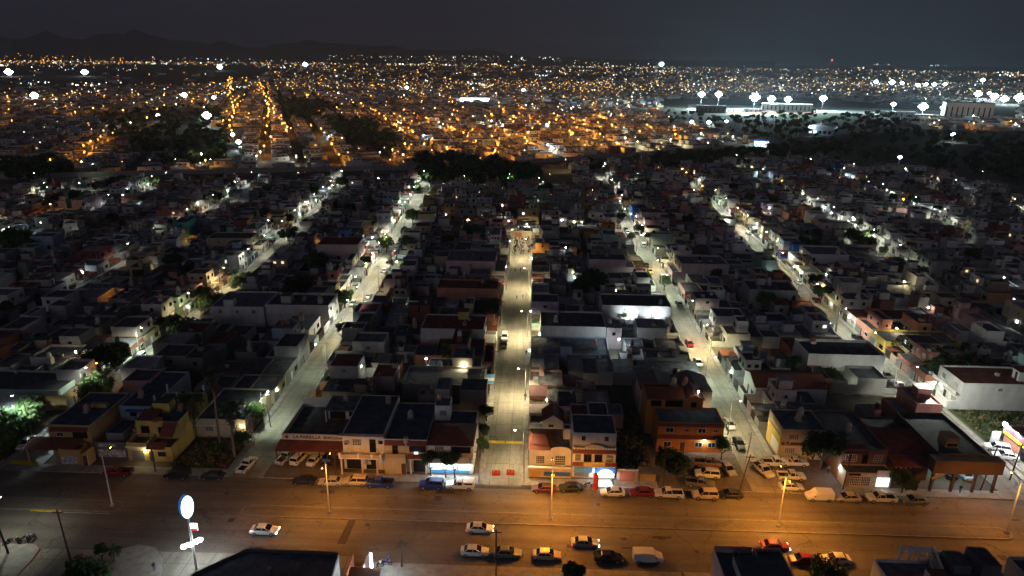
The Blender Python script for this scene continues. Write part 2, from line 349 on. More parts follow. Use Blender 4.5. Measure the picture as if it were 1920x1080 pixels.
# diagonal embankment road and canal wall behind the quarter
def diag(off): return [(-420, 372 + off), (-194, 438 + off), (-61, 466 + off), (132, 580 + off), (253, 668 + off), (420, 800 + off)]
mb = MB(); a, b = diag(0), diag(9)
for q in range(5): mb.quad((*a[q], .01), (*a[q + 1], .01), (*b[q + 1], .01), (*b[q], .01), 'asphalt')
structure('canal_road', mb)
mb = MB(); a, b = diag(13), diag(14)
for q in range(5): mb.prism([a[q], a[q + 1], b[q + 1], b[q]], 0, 3.2, 'concrete')
tag(obj('canal_wall', mb), 'long grey concrete wall along the diagonal road behind the quarter', 'wall')

def inside(p, poly):
    x, y = p; c = False
    for (xa, ya), (xb, yb) in zip(poly, poly[1:] + poly[:1]):
        if (ya > y) != (yb > y) and x < (xb - xa) * (y - ya) / (yb - ya) + xa: c = not c
    return c
WOOD = [[(190, 222), (300, 203), (425, 205), (428, 310), (330, 322), (215, 262)], [(500, 186), (600, 190), (640, 205), (560, 232)], [(590, 225), (690, 228), (745, 262), (740, 292), (640, 262)], [(780, 303), (860, 300), (930, 312), (1010, 330), (1012, 352), (830, 352), (780, 335)],
        [(1235, 214), (1500, 214), (1720, 224), (1720, 258), (1500, 262), (1440, 268), (1330, 240), (1245, 235)], [(1490, 250), (1935, 258), (1935, 352), (1800, 334), (1640, 306), (1480, 286)], [(0, 315), (90, 308), (150, 335), (0, 345)], [(1580, 280), (1300, 296), (1210, 312), (1220, 322), (1500, 300)]]
STAD = [(1235, 186), (1560, 184), (1650, 196), (1935, 192), (1935, 228), (1700, 226), (1235, 216)]
FIELD = [(-100, 128), (470, 118), (500, 140), (430, 158), (-100, 182)]
def zone(px, py):
    if any(inside((px, py), w) for w in WOOD): return 'wood'
    if inside((px, py), STAD): return 'stadium'
    if inside((px, py), FIELD): return 'field'
    return 'town'
# hills
HP = [(-400, 20), (-150, 42), (0, 56), (60, 66), (130, 73), (175, 63), (225, 75), (275, 61), (330, 60), (385, 72), (475, 79), (515, 86), (585, 76), (660, 76), (725, 81), (800, 89), (860, 90), (915, 88), (955, 99), (1010, 106), (1400, 112)]
def prof(px):
    for (xa, ya), (xb, yb) in zip(HP, HP[1:]):
        if xa <= px <= xb:
            t = (px - xa) / (xb - xa); t = t * t * (3 - 2 * t); return ya + (yb - ya) * t
    return 112
mb = MB(); rr = random.Random(3); cols = []
D0 = 9500.0
for k in range(181):
    px = -400 + k * 10; d = CF + (px - 960) / FPX * CR; az = math.atan2(d.x, d.y)
    y = prof(px); hz = 108 + (px - 960) * .0115
    h = max(4, (hz - y) / FPX * 9700 + 75) * .78 + rr.uniform(-4, 4)
    row = []
    for q in range(9):
        t = q / 8; dist = 7600 + 4200 * t
        hh = h * (math.sin(math.pi * min(t / .9, 1)) ** 1.15) * (1 + .10 * math.sin(px * .045 + q * 1.7) + .06 * math.sin(px * .13 - q)) if 0 < q < 8 else -3
        if q == 4: hh = h
        elif q > 4: hh = min(hh, h * .9)
        row.append((math.sin(az) * dist, math.cos(az) * dist, hh))
    cols.append(row)
for a, b in zip(cols, cols[1:]):
    for q in range(8): mb.quad(a[q], b[q], b[q + 1], a[q + 1], 'earth')
mat('hill', (.022, .024, .02), .95, .35, .004)
mb.m = ['hill'] * len(mb.m); structure('hills', mb)
# ------------------------------------------------------------------ house parts
P = {}
def proto(k, f):
    mb = MB(); f(mb); P[k] = mb
def _win(fr, gl):
    def f(mb):
        mb.box(-.5, .5, -.02, .06, -.5, .5, gl)
        for a in ((-.52, -.45, -.5, .5), (.45, .52, -.5, .5)): mb.box(a[0], a[1], -.06, .02, a[2] - .03, a[3] + .03, fr)
        for z in (-.5, .45): mb.box(-.45, .45, -.06, .02, z - .02, z + .06, fr)
        mb.box(-.025, .025, -.05, .01, -.44, .43, fr)
    return f
proto('window_w', _win('frame_white', 'glass')); proto('window_d', _win('frame_dark', 'glass')); proto('window_lw', _win('frame_white', 'lit_warm')); proto('window_lc', _win('frame_white', 'lit_white'))
def _grille(mb):
    mb.box(-.5, .5, -.02, .05, -.5, .5, 'glass')
    for k in range(6): mb.box(-.5 + k * .2 - .02 + .0, -.5 + k * .2 + .02, -.07, -.03, -.5, .5, 'trim_white')
    for k in range(5): mb.box(-.5, .5, -.065, -.035, -.5 + k * .25 - .018, -.5 + k * .25 + .018, 'trim_white')
proto('window_g', _grille)
def _door(c):
    def f(mb):
        mb.box(-.5, .5, -.05, .04, 0, 1, c); mb.box(-.58, -.5, -.07, .03, 0, 1.03, 'frame_white'); mb.box(.5, .58, -.07, .03, 0, 1.03, 'frame_white'); mb.box(-.38, .38, -.065, -.045, .55, .9, c); mb.box(.36, .42, -.09, -.05, .45, .5, 'metal_grey')
    return f
proto('door', _door('door_wood')); proto('door_w', _door('trim_white')); proto('door_i', _door('iron'))
proto('garage', lambda mb: (mb.box(-.5, .5, -.05, .04, 0, 1, 'shutter'), mb.box(-.54, -.5, -.08, .03, 0, 1.03, 'concrete'), mb.box(.5, .54, -.08, .03, 0, 1.03, 'concrete')))
def _gate(mb):
    mb.box(-.5, .5, -.03, .03, .0, .06, 'iron'); mb.box(-.5, .5, -.03, .03, .92, .98, 'iron')
    for k in range(15): mb.box(-.5 + k / 14.3, -.5 + k / 14.3 + .022, -.02, .02, .06, .98, 'iron')
proto('gate', _gate)
def _tank(mt):
    def f(mb):
        prof = [(.0, .50), (.06, .55), (.35, .55), (.40, .52), (.45, .55), (.75, .55), (.80, .52), (.85, .55), (1.05, .55), (1.25, .42), (1.38, .24), (1.48, .22)]
        mb.loft([[(r * math.cos(2 * math.pi * k / 12), r * math.sin(2 * math.pi * k / 12), z) for k in range(12)] for z, r in prof], mt)
    return f
for c in ('cream', 'black', 'terracotta', 'white'): proto('tank_' + c, _tank('tank_' + c))
def _ac(mb): mb.box(-.42, .42, -.32, .32, 0, .62, 'tank_white'); mb.box(-.3, .3, -.34, -.31, .1, .5, 'frame_dark'); mb.box(-.45, .45, .1, .2, -.05, 0, 'iron')
proto('ac_unit', _ac)
def _dish(mb):
    rings = [[(r * math.cos(2 * math.pi * k / 10), -.25 + d, .75 + r * math.sin(2 * math.pi * k / 10)) for k in range(10)] for r, d in ((.05, .12), (.25, .08), (.42, 0))]
    mb.loft(rings, 'tank_white'); mb.bar((0, 0, 0), (0, -.14, .75), .025, 'metal_grey'); mb.bar((0, -.14, .62), (0, -.55, .75), .015, 'metal_grey')
proto('dish', _dish)
PORCH = {}
for k in BULB: PORCH[k] = MB().box(-.06, .06, 0, .08, -.05, .12, 'frame_dark').ball(0, -.08, 0, .13, 'porch_' + k, 6)

def MX(loc=(0, 0, 0), rz=0.0, sc=(1, 1, 1)):
    return Matrix.Translation(loc) @ Matrix.Rotation(rz, 4, 'Z') @ Matrix.Diagonal((*sc, 1))
class ObjSink:
    def __init__(s, root): s.root = root
    def part(s, name, mb, loc=(0, 0, 0), rz=0.0, sc=(1, 1, 1)): return obj(name, mb, s.root, loc, (0, 0, rz), sc)
class MergeSink:
    def __init__(s, mb, mtx): s.mb, s.mtx = mb, mtx
    def part(s, name, mb, loc=(0, 0, 0), rz=0.0, sc=(1, 1, 1)): s.mb.add(mb, s.mtx @ MX(loc, rz, sc))

FACE = {'S': 0.0, 'E': math.pi / 2, 'N': math.pi, 'W': -math.pi / 2}
WSET = [('white', 16), ('off-white', 12), ('cream', 6), ('pale grey', 14), ('bare grey', 13), ('pale pink', 7), ('pink', 3), ('salmon', 3), ('terracotta', 2), ('yellow', .8), ('ochre', 1.5), ('pale blue', 4), ('teal', .4), ('mint', 3), ('lilac', 1), ('sand', 6), ('brick red', 4), ('block grey', 6), ('orange', .6), ('maroon', .8), ('blue', .4)]
RSET = [('roof_grey', 10), ('roof_dark', 7), ('roof_pale', 3.5), ('roof_red', 2.2), ('roof_white', .6), ('roof_slate', 4)]
def pick(r, s): return r.choices([a for a, _ in s], [b for _, b in s])[0]

def house(sink, w, d, r, o):
    """row house: local x along the frontage, y into the lot, front at y=0; returns words for its label"""
    wc = o.get('wall') or pick(r, WSET); W = 'wall_' + wc; rf = o.get('roof') or pick(r, RSET); W2 = 'wall_' + (o.get('wall2') or (wc if r.random() < .75 else pick(r, WSET)))
    hw = w / 2 - .04; sb = o.get('sb', r.choice((0, 0, 2.6, 4, 4.8))); h1 = o.get('h1', r.uniform(3.0, 3.5)); par = o.get('par', r.choice((.12, .3, .5, .7)))
    rim = 'trim_red' if r.random() < .08 else ('trim_white' if r.random() < .15 else None)
    dd = d - (r.choice((0, 0, 2.5, 4)) if 'wall' not in o else 0)
    rects = []; dfull = dd; patio = None
    if o.get('full') or d < 10 or (o.get('storeys') and 'wall' in o and o.get('storeys') == 1):
        sink.part('wall', MB().shell(-hw, hw, sb, dd, 0, h1, par, W, rim=rim)); sink.part('roof', MB().box(-hw + .15, hw - .15, sb + .15, dd - .15, h1 - .15, h1, rf))
    else:                                                     # front wing, patio and one or two rear wings of different height
        y1 = sb + r.uniform(5.5, 8.5); sink.part('wall', MB().shell(-hw, hw, sb, y1, 0, h1, par, W, rim=rim)); sink.part('roof', MB().box(-hw + .15, hw - .15, sb + .15, y1 - .15, h1 - .15, h1, rf))
        ye = dd; dd = y1; gap = r.choice((0, 0, 2.2, 3.2)); ya_ = y1 + .04
        if gap:
            xm = r.choice((-1, 1)); sink.part('patio_wall', MB().box(-hw, -hw + .14, y1 + .02, y1 + gap, 0, 2.4, W)); sink.part('patio_wall', MB().box(hw - .14, hw, y1 + .02, y1 + gap, 0, 2.4, W)); patio = (y1, y1 + gap); ya_ = y1 + gap + .04
        while ye - ya_ > 2.6:
            l = ye - ya_ if ye - ya_ < 6.5 else r.uniform(3.2, 6); hh = r.choice((2.5, 2.9, 3.3, 3.3, 5.8 if r.random() < .4 else 3.0)) + r.uniform(-.1, .15); xa_, xb_ = (-hw, hw) if r.random() < .6 else ((-hw, hw * r.uniform(.1, .6)) if r.random() < .5 else (-hw * r.uniform(.1, .6), hw)); W3 = W if r.random() < .6 else 'wall_' + r.choice(('bare grey', 'block grey', 'pale grey', 'off-white', 'brick red', 'pale pink')); rf3 = rf if r.random() < .5 else pick(r, RSET)
            pr_ = r.choice((.1, .3, .5)); sink.part('rear_wall', MB().shell(xa_, xb_, ya_, ya_ + l - .05, 0, hh, pr_, W3)); sink.part('rear_roof', MB().box(xa_ + .15, xb_ - .15, ya_ + .15, ya_ + l - .2, hh - .15, hh, rf3)); rects.append((xa_, xb_, ya_, ya_ + l - .05, hh))
            if hh > 5 and r.random() < .8: sink.part('window', P['window_d'], (xa_ if r.random() < .5 else xb_, ya_ + l / 2, hh - 1.4), FACE['W' if r.random() < .5 else 'E'], (.9, 1, .9))
            ya_ += l
    feat = []
    two = o.get('storeys', 2 if r.random() < .52 else 1)
    top = h1; ty0, ty1, tx0, tx1 = sb, dd, -hw, hw
    wt = r.choice(('window_w', 'window_d', 'window_d', 'window_g'))
    def win(x, y, z, ww, hh, face='S'):
        k = wt
        q = r.random()
        if q < o.get('lit', .055): k = 'window_lw' if r.random() < .6 else 'window_lc'
        sink.part('window', P[k], (x, y, z), FACE[face], (ww, 1, hh))
    if two >= 2:
        full = o.get('full', r.random() < .45)
        ya = sb + (0 if r.random() < .5 else r.uniform(1, 4)); yb = dd if full else ya + r.uniform(5, 8.5); yb = min(yb, dd)
        xa, xb = (-hw, hw) if full or r.random() < .6 else ((-hw, hw * r.uniform(.1, .5)) if r.random() < .5 else (-hw * r.uniform(.1, .5), hw))
        xa2, xb2 = xa + .05, xb - .05; h2 = h1 + o.get('h2', r.uniform(2.7, 3.1)) * (two - 1)
        sink.part('upper_wall', MB().shell(xa2, xb2, ya + .05, yb - .05, h1 + .01, h2, par, W2, rim=rim))
        sink.part('upper_roof', MB().box(xa2 + .15, xb2 - .15, ya + .2, yb - .2, h2 - .15, h2, rf))
        top = h2; ty0, ty1, tx0, tx1 = ya, yb, xa, xb
        for lv in range(1, two):
            zc = h1 + (h2 - h1) / (two - 1) * (lv - .5) + .1
            n = 2 if xb - xa > 5 else 1
            for q in range(n): win(xa + (xb - xa) * (q + .5) / n, ya + .05, zc, r.uniform(.9, 1.5), 1.2)
            n = r.choice((0, 0, 1, 2)) if 'sidewin' not in o else o['sidewin']
            for sgn, face in ((-1, 'W'), (1, 'E')):
                for q in range(n): win(xa2 if sgn < 0 else xb2, ya + (yb - ya) * (q + .6) / (n + .2), zc + .2, r.uniform(.6, 1.1), r.uniform(.6, 1.1), face)
        if r.random() < .35 and sb >= 2.4 and ya < sb + .3:       # balcony
            b = MB().box(xa2, xb2, ya - 1.2, ya + .04, h1 - .02, h1 + .14, 'concrete').box(xa2, xb2, ya - 1.2, ya - 1.1, h1 + .14, h1 + 1.0, W2)
            sink.part('balcony', b)
    if o.get('gable'):
        zt = top + par + .02; b = MB()
        b.poly([(tx0 - .2, ty0 - .2, zt), (tx1 + .2, ty0 - .2, zt), ((tx0 + tx1) / 2, ty0 - .2, zt + 1.5)], W2)
        b.poly([(tx1 + .2, ty1 + .2, zt), (tx0 - .2, ty1 + .2, zt), ((tx0 + tx1) / 2, ty1 + .2, zt + 1.5)], W2)
        mx = (tx0 + tx1) / 2
        for s, x in ((-1, tx0 - .3), (1, tx1 + .3)):
            b.loft([[(x, ty0 - .3, zt - .08), (x, ty0 - .3, zt + .04), (mx, ty0 - .3, zt + 1.64), (mx, ty0 - .3, zt + 1.52)], [(x, ty1 + .3, zt - .08), (x, ty1 + .3, zt + .04), (mx, ty1 + .3, zt + 1.64), (mx, ty1 + .3, zt + 1.52)]], 'roof_tile_y')
        sink.part('gable_roof', b); feat.append('pitched tile roof')
    # front facade
    sink.part('door', P[r.choice(('door', 'door_w', 'door_i'))], (-hw * .15, sb, .02), 0, (1, 1, 2.1))
    win(hw * .55, sb, 1.6, min(1.8, w * .25), 1.2)
    if sb == 0: sink.part('garage_door', P['garage'], (-hw * .62, sb, .02), 0, (min(2.6, w * .36), 1, 2.3))
    else:
        hf = r.choice((.9, 1.6, 2.2))
        sink.part('side_wall', MB().box(-hw, -hw + .14, .05, sb - .01, 0, hf, W)); sink.part('side_wall', MB().box(hw - .14, hw, .05, sb - .01, 0, hf, W))
        sink.part('front_wall', MB().box(0, hw - .15, .05, .19, 0, hf, W)); sink.part('gate', P['gate'], (-hw / 2, .12, .02), 0, (hw - .1, 1, max(1.7, hf)))
        if r.random() < .6 and sb > 2.4:
            cp = MB().box(-hw + .05, .3, .1, sb - .02, h1 - .6, h1 - .45, r.choice((rf, 'roof_tile', 'roof_sheet', W)))
            sink.part('carport_roof', cp)
            sink.part('post', MB().box(.05, .25, .22, .42, .14, h1 - .6, W)); feat.append('carport')
        elif r.random() < .3: feat.append('front yard wall')
    # things fixed on the roof
    def spot(m=.9):
        if rects and r.random() < .6:
            q = r.choice(rects)
            if q[1] - q[0] > 2 * m and q[3] - q[2] > 2 * m: return r.uniform(q[0] + m, q[1] - m), r.uniform(q[2] + m, q[3] - m), q[4]
        if two >= 2 and r.random() < .55 or two >= 2 and ty1 - ty0 > dd - sb - 3:
            return r.uniform(tx0 + m, tx1 - m), r.uniform(ty0 + m, ty1 - m), top
        lo, hi = (ty1 + m, dd - m) if two >= 2 else (sb + m, dd - m)
        if hi <= lo: return r.uniform(tx0 + m, tx1 - m), r.uniform(ty0 + m, ty1 - m), top
        return r.uniform(-hw + m, hw - m), r.uniform(lo, hi), h1
    used = []
    def free(m=.9, rad=1.5):
        for _ in range(12):
            p = spot(m)
            if all((p[0] - q[0]) ** 2 + (p[1] - q[1]) ** 2 > (rad + q[3]) ** 2 * .5 for q in used): used.append((*p, rad)); return p
        return None
    if o.get('hut', r.random() < .33):
        p = free(1.6, 1.8)
        if p:
            x, y, z = p; hm = 'wall_' + o.get('hutwall', wc)
            hb = MB().box(x - 1.25, x + 1.25, y - 1.4, y + 1.4, z, z + 2.3, hm).box(x - 1.45, x + 1.45, y - 1.6, y + 1.6, z + 2.3, z + 2.45, rf)
            sink.part('stair_hut', hb); sink.part('door', P['door_i'], (x + .2, y - 1.4, z), 0, (.8, 1, 1.9)); feat.append('stair hut')
    if r.random() < .3:
        q = r.random(); bc = r.choice(('white', 'white', 'cool', 'warm', 'green', 'amber')); px_ = (r.uniform(-hw * .6, hw * .6), sb - .08, 2.55) if q < .45 or not patio else (r.uniform(-hw * .6, hw * .6), patio[1] - .1, 2.1)
        sink.part('porch_lamp', PORCH[bc], px_); feat.append('lit porch lamp' if q < .45 or not patio else 'lit patio')
    for _ in range(2 if r.random() < .25 else 1):
     if r.random() < .72:
        p = free(.8, .8)
        if p:
            c = r.choice(('cream', 'black', 'black', 'terracotta', 'white', 'cream')); zz = p[2]; hb = r.choice((0, .6, 1.1, 1.6))
            if hb: sink.part('tank_base', MB().box(p[0] - .62, p[0] + .62, p[1] - .62, p[1] + .62, zz, zz + hb, W))
            sink.part('water_tank', P['tank_' + c], (p[0], p[1], zz + hb)); feat.append({'cream': 'cream', 'black': 'black', 'terracotta': 'terracotta', 'white': 'white'}[c] + ' water tank')
    if r.random() < .3:
        p = free(.6, .6)
        if p: sink.part('air_conditioner', P['ac_unit'], p, r.uniform(0, 6))
    if r.random() < .22:
        p = free(.6, .5)
        if p: sink.part('satellite_dish', P['dish'], p, r.uniform(-.6, .6))
    if r.random() < .28:                                       # column stubs left for another storey
        if two < 2:
            feat.append('column stubs')
            for x in (-hw + .2, hw - .2):
                for y in (dd - .3, (sb + dd) / 2): sink.part('column_stub', MB().box(x - .09, x + .09, y - .09, y + .09, h1, h1 + r.uniform(.6, 1.3) + par, 'concrete'))
    if r.random() < .3:
        p = free(1.3, 1.2)
        if p: sink.part('roof_clutter', MB().box(p[0] - .9, p[0] + .3, p[1] - .5, p[1] + .5, p[2], p[2] + .5, 'tank_cream').box(p[0] + .35, p[0] + .9, p[1] - .3, p[1] + .4, p[2], p[2] + .8, 'metal_grey'))
    return wc, two, feat

# ------------------------------------------------------------------ rows of houses along the streets
LOTS = []
START = {(-5, 1): 230, (-5, -1): 250, (-4, 1): 150, (-4, -1): 200, (-3, -1): 150, (-3, 1): 128, (-2, -1): 131, (-2, 1): 133, (-1, -1): 136.5, (-1, 1): 137, (0, -1): 134, (0, 1): 127, (1, -1): 144, (1, 1): 131, (2, -1): 131, (2, 1): 142.2, (3, -1): 128, (3, 1): 128, (4, -1): 150, (4, 1): 200, (5, -1): 220, (5, 1): 260}
OVER = {
 (0, -1): [(140, 150, dict(wall='bare grey', roof='roof_pale', storeys=1, sb=1)), (156.8, 167.5, dict(wall='brick red', wall2='brick red', storeys=2, full=False, sb=2.6, par=.7, roof='roof_dark')),
           (168, 179, dict(wall='white', storeys=2, full=True, sb=3, roof='roof_red', hut=True, hutwall='yellow', sidewin=0)), (201.5, 211, dict(wall='salmon', wall2='salmon', storeys=2, full=True, roof='roof_red', sidewin=0, sb=1)),
           (229, 243, dict(wall='pale pink', wall2='pale pink', storeys=2, full=True, sb=0, sidewin=1, roof='roof_grey', h1=3.6, h2=3.6)), (259, 272, dict(wall='white', wall2='white', storeys=3, full=False, roof='roof_grey', sb=0, sidewin=3))],
 (0, 1): [(172, 184, dict(wall='white', wall2='white', storeys=2, full=True, sb=2.6, sidewin=0, roof='roof_dark', par=.5)), (160, 171.6, dict(wall='pale blue', storeys=1, sb=0, roof='roof_grey'))],
 (1, -1): [(186.5, 197, dict(wall='white', wall2='white', storeys=2, full=True, sb=1, sidewin=0, roof='roof_dark', h1=3.6, h2=3.4)), (150, 158, dict(wall='bare grey', storeys=1)), (238, 246, dict(wall='pale pink', storeys=2, full=True, sidewin=0))],
 (1, 1): [(143, 152, dict(wall='white', storeys=1, gable=True)), (232, 244, dict(wall='pale pink', wall2='pale pink', storeys=2, full=True, sidewin=0)), (318, 328, dict(wall='pale pink', wall2='pale pink', storeys=2, full=True)), (330, 340, dict(wall='blue', storeys=2))],
 (2, -1): [(156, 166, dict(wall='white', wall2='white', storeys=2, full=True, sb=0, sidewin=0, roof='roof_dark', par=.8)), (176, 186, dict(wall='white', wall2='off-white', storeys=2, full=False, sidewin=2)), (205, 216, dict(wall='pale grey', storeys=2, full=True, sidewin=0))],
 (2, 1): [(142.2, 152, dict(wall='white', wall2='white', storeys=2, full=True, roof='roof_red', sb=2.6, sidewin=1, par=.4)), (172, 181, dict(wall='yellow', storeys=1, sb=0)), (250, 263, dict(wall='white', wall2='white', storeys=2, full=True, sidewin=0, roof='roof_grey')), (190, 199, dict(wall='white', storeys=1))],
 (-2, 1): [(181, 195, dict(wall='white', wall2='white', storeys=2, full=True, roof='roof_grey', sb=0, sidewin=3, h1=3.2, h2=2.6)), (212, 221, dict(wall='white', storeys=2, gable=True))],
 (-2, -1): [(150, 158, dict(wall='white', storeys=1)), (258, 268, dict(wall='cream', wall2='cream', storeys=2, full=True)), (272, 284, dict(wall='mint', wall2='white', storeys=2))],
 (-1, -1): [(183, 194, dict(wall='off-white', wall2='white', storeys=2, full=True, sidewin=0, sb=0)), (240, 252, dict(wall='pale pink', wall2='pale pink', storeys=3, full=True, sidewin=0, sb=0, roof='roof_red')), (292, 303, dict(wall='white', wall2='white', storeys=3, full=False, sidewin=2))],
 (-3, 1): [(270, 280, dict(wall='teal', wall2='teal', storeys=3, full=False, sidewin=1))],
 (1, 9): [],
}
TOP = {-5: 395, -4: 400, -3: 410, -2: 425, -1: 435, 0: 296, 1: 500, 2: 530, 3: 560, 4: 555, 5: 495}
rl = random.Random(21)
for (i, s), y0 in START.items():
    ov = sorted(OVER.get((i, s), []), key=lambda q: q[0]); y = y0
    while y < TOP[i]:
        nx = next((q for q in ov if q[0] >= y - .01), None)
        if nx and nx[0] - y < 4.6:
            LOTS.append((i, s, max(y, nx[0]), nx[1], dict(nx[2]))); y = nx[1]; continue
        w = rl.choice((6.2, 6.8, 7.4, 7.4, 8.2, 9.5))
        if nx and y + w > nx[0] - 4.6 and y + w < nx[0] + 4.6: w = nx[0] - y if nx[0] - y < 11.5 else (nx[0] - y) / 2
        LOTS.append((i, s, y, y + w, {} if rl.random() > .03 else {'empty': True})); y += w
# houses that close the far end of the central street
def far_ok(x, y):
    # keep clear of the diagonal road
    a = diag(-9)
    for (xa, ya), (xb, yb) in zip(a, a[1:]):
        if xa <= x <= xb: return y < ya + (yb - ya) * (x - xa) / (xb - xa)
    return True
cand = []
for (i, s, ya, yb, o) in LOTS:
    ym = (ya + yb) / 2; x = sx(i, ym) + s * (BL(i) + .02)
    px = PX(x + s * 9, ym, 2)
    if -70 < px[0] < 1990 and far_ok(x, yb + 6) and zone(*PX(x + s * 9, ym)) != 'wood': cand.append((i, s, ya, yb, o, x, ym))
# the block beyond the central street (its two neighbours' inner rows stop at the street)
re_ = random.Random(15); yy = 312
while yy < 408:
    xx = -50 + re_.uniform(0, 4); dd_ = re_.uniform(8, 13)
    while xx < 36:
        w = re_.uniform(6.5, 13); y_ = yy + re_.uniform(-1.6, 1.6)
        if zone(*PX(xx + w / 2, y_)) != 'wood' and re_.random() < .9 and (xx > -8 or yy < 400) and not (xx < -45 + (yy - 312) * .2 and False): cand.append((0, 2, y_, y_ + dd_, {'gx': xx + w / 2, 'gw': w - .2, 'gd': dd_ - re_.uniform(.3, 3), 'rot': re_.random() < .3}, xx + w / 2, y_))
        xx += w + re_.choice((0, 0, 0, 3))
    yy += dd_ + re_.choice((.5, .5, 4))
cand.sort(key=lambda c: c[6] ** 2 + c[5] ** 2)
STUFF = MB(); COUNT = {}; NOBJ = 0; HOUSES = []
for (i, s, ya, yb, o, x, ym) in cand:
    COUNT[(i, s)] = COUNT.get((i, s), 0) + 1; n = COUNT[(i, s)]
    if o.get('empty'): continue
    w = yb - ya; r = random.Random(i * 1000 + s * 777 + int(ya * 10))
    if s == 2: loc, rz, d, w = (o['gx'], ya, 0), 0.0, o['gd'], o['gw']
    else:
        # the block is about 38 m deep: half of it each
        j = i + s
        half = abs((sx(j, ym) if j in ST and ym < ST[j][-1][1] + 20 else sx(i, ym) + s * 47.5) - sx(i, ym)) / 2 - BL(i) - .05
        if (i, s) in ((-1, 1), (1, -1)) and ym > 306: half = min(half, 15)
        d = half - .05; loc = (x, ym, 0); rz = (math.pi / 2 if s < 0 else -math.pi / 2) - sang(i, ym)
    if NOBJ < 285:
        root = thing('house', '', 'house', loc, rz, 'row houses of the quarter behind the avenue'); NOBJ += 1
        wc, two, feat = house(ObjSink(root), w, d, r, o)
        stn = {1: 'one-storey', 2: 'two-storey', 3: 'three-storey'}[two]
        if s == 2: root['label'] = '%s %s house, %s of those closing the far end of the central street' % (wc, stn, ordinal(n))
        else:
            tail = ', %s from avenue, %s side of %s' % (ordinal(n), 'left' if s < 0 else 'right', SNAME[i])
            for f in [' with ' + q for q in feat] + ['']:
                lab = '%s %s house%s%s' % (wc, stn, f, tail)
                if len(lab.split()) <= 16: break
            root['label'] = lab
        HOUSES.append((root, i, s, ya, yb, d))
    else: house(MergeSink(STUFF, MX(loc, rz)), w, d, r, o)
if STUFF.v: tag(obj('farther_houses', STUFF), 'farther flat-roofed houses of the quarter, up to the canal', 'houses', kind='stuff')
# ------------------------------------------------------------------ street lamps
mat('lamp_head', (.25, .25, .25), .5, 0)
def lamp_proto(h, arm):
    p = MB().cyl(0, 0, 0, h, .11, 'pole_concrete', 7, .07); b = MB().box(-.22, .22, -.22, .22, 0, .12, 'concrete')
    a = MB().bar((0, 0, h - .3), (0, arm * .6, h + .25), .04, 'metal_grey').bar((0, arm * .6, h + .25), (0, arm, h + .3), .035, 'metal_grey')
    hd = MB().box(-.16, .16, arm - .35, arm + .45, h + .22, h + .38, 'lamp_head')
    return p, b, a, hd
LP = {k: lamp_proto(*k) for k in ((8.0, 1.6), (9.5, 2.0), (6.5, 1.2))}
GLASS = {}
def lens(col, k, r=.22):
    if (col, k) not in GLASS:
        h, a = k; GLASS[(col, k)] = MB().ball(0, a + .05, h + .17, r, 'bulb_' + col, 7, .1)
    return GLASS[(col, k)]
def lamp(x, y, rz, col, watts, label, k=(8.0, 1.6), lit=True, group='street lamps of the quarter', spot=132):
    t = thing('street_lamp', label, 'street lamp', (x, y, .0), rz, group); p, b, a, hd = LP[k]
    obj('pole', p, t); obj('base', b, t); obj('arm', a, t); obj('lamp_head', hd, t)
    if lit:
        obj('bulb', lens(col, k), t)
        lightob(t, (0, k[1] + .05, k[0] + .02), BULB[col], watts, 'SPOT', .15, spot, .6)
    return t
SIDE = {-1: 'left', 1: 'right'}
LAMPS = {(-5, 1): [(300, 'white', 1500), (360, 'white', 1800)], (-4, 1): [(270, 'white', 1000), (330, 'white', 1800), (385, 'white', 1800)], (-3, 1): [(240, 'white', 900), (300, 'white', 2200), (335, 'white', 3000), (372, 'warm', 2500), (405, 'white', 2500)],
         (-2, -1): [(136, 'white', 700), (160, 'white', 1500), (187, 'white', 900), (213, 'white', 1400), (236, 'white', 1500), (256, 'white', 1700), (280, 'white', 1700), (302, 'white', 2000), (322, 'white', 2200), (340, 'white', 3000), (360, 'white', 3000), (380, 'white', 3000), (415, 'green', 3000)],
         (-1, -1): [(127, 'warm', 1500), (206, 'warm', 1600), (221, 'white', 1600), (234, 'warm', 2300), (248, 'warm', 2300), (262, 'warm', 2400), (284, 'white', 2400), (305, 'white', 2500), (325, 'white', 2800), (345, 'white', 3300), (365, 'white', 3300), (385, 'white', 3500), (420, 'green', 2500)],
         (-1, 1): [(152, 'white', 800), (170, 'white', 1300), (184, 'white', 1500), (196, 'white', 1400)],
         (0, 1): [(114, 'warm', 2200), (141, 'warm', 5000), (178, 'warm', 6500), (219, 'warm', 6500), (258, 'warm', 6000), (283, 'warm', 3200)],
         (1, -1): [(128, 'warm', 2600), (150, 'warm', 1500), (215, 'white', 1900), (232, 'white', 2000), (268, 'white', 2300), (318, 'white', 3400), (336, 'white', 3400)],
         (1, 1): [(171, 'warm', 3000), (190, 'warm', 1800), (248, 'white', 2300), (285, 'white', 2300), (302, 'white', 2600), (352, 'white', 3600), (400, 'white', 2500), (450, 'white', 2500)],
         (2, -1): [(147, 'white', 900), (168, 'white', 1500), (186, 'white', 1900), (208, 'white', 900), (228, 'white', 1200), (245, 'white', 1700)], (2, 1): [(262, 'white', 2200), (277, 'white', 2500), (292, 'white', 3200), (308, 'white', 3300), (325, 'warm', 3600), (348, 'white', 3000), (372, 'white', 3000), (430, 'white', 2500)],
         (3, -1): [(260, 'white', 1600), (285, 'white', 2500), (308, 'white', 2500), (330, 'white', 3000), (352, 'white', 2500), (375, 'white', 2500), (450, 'white', 2500)], (4, -1): [(330, 'white', 1800), (360, 'white', 2000), (400, 'white', 2500), (460, 'white', 2500)], (5, -1): [(360, 'white', 1800), (420, 'white', 2000)]}
RL = random.Random(6)
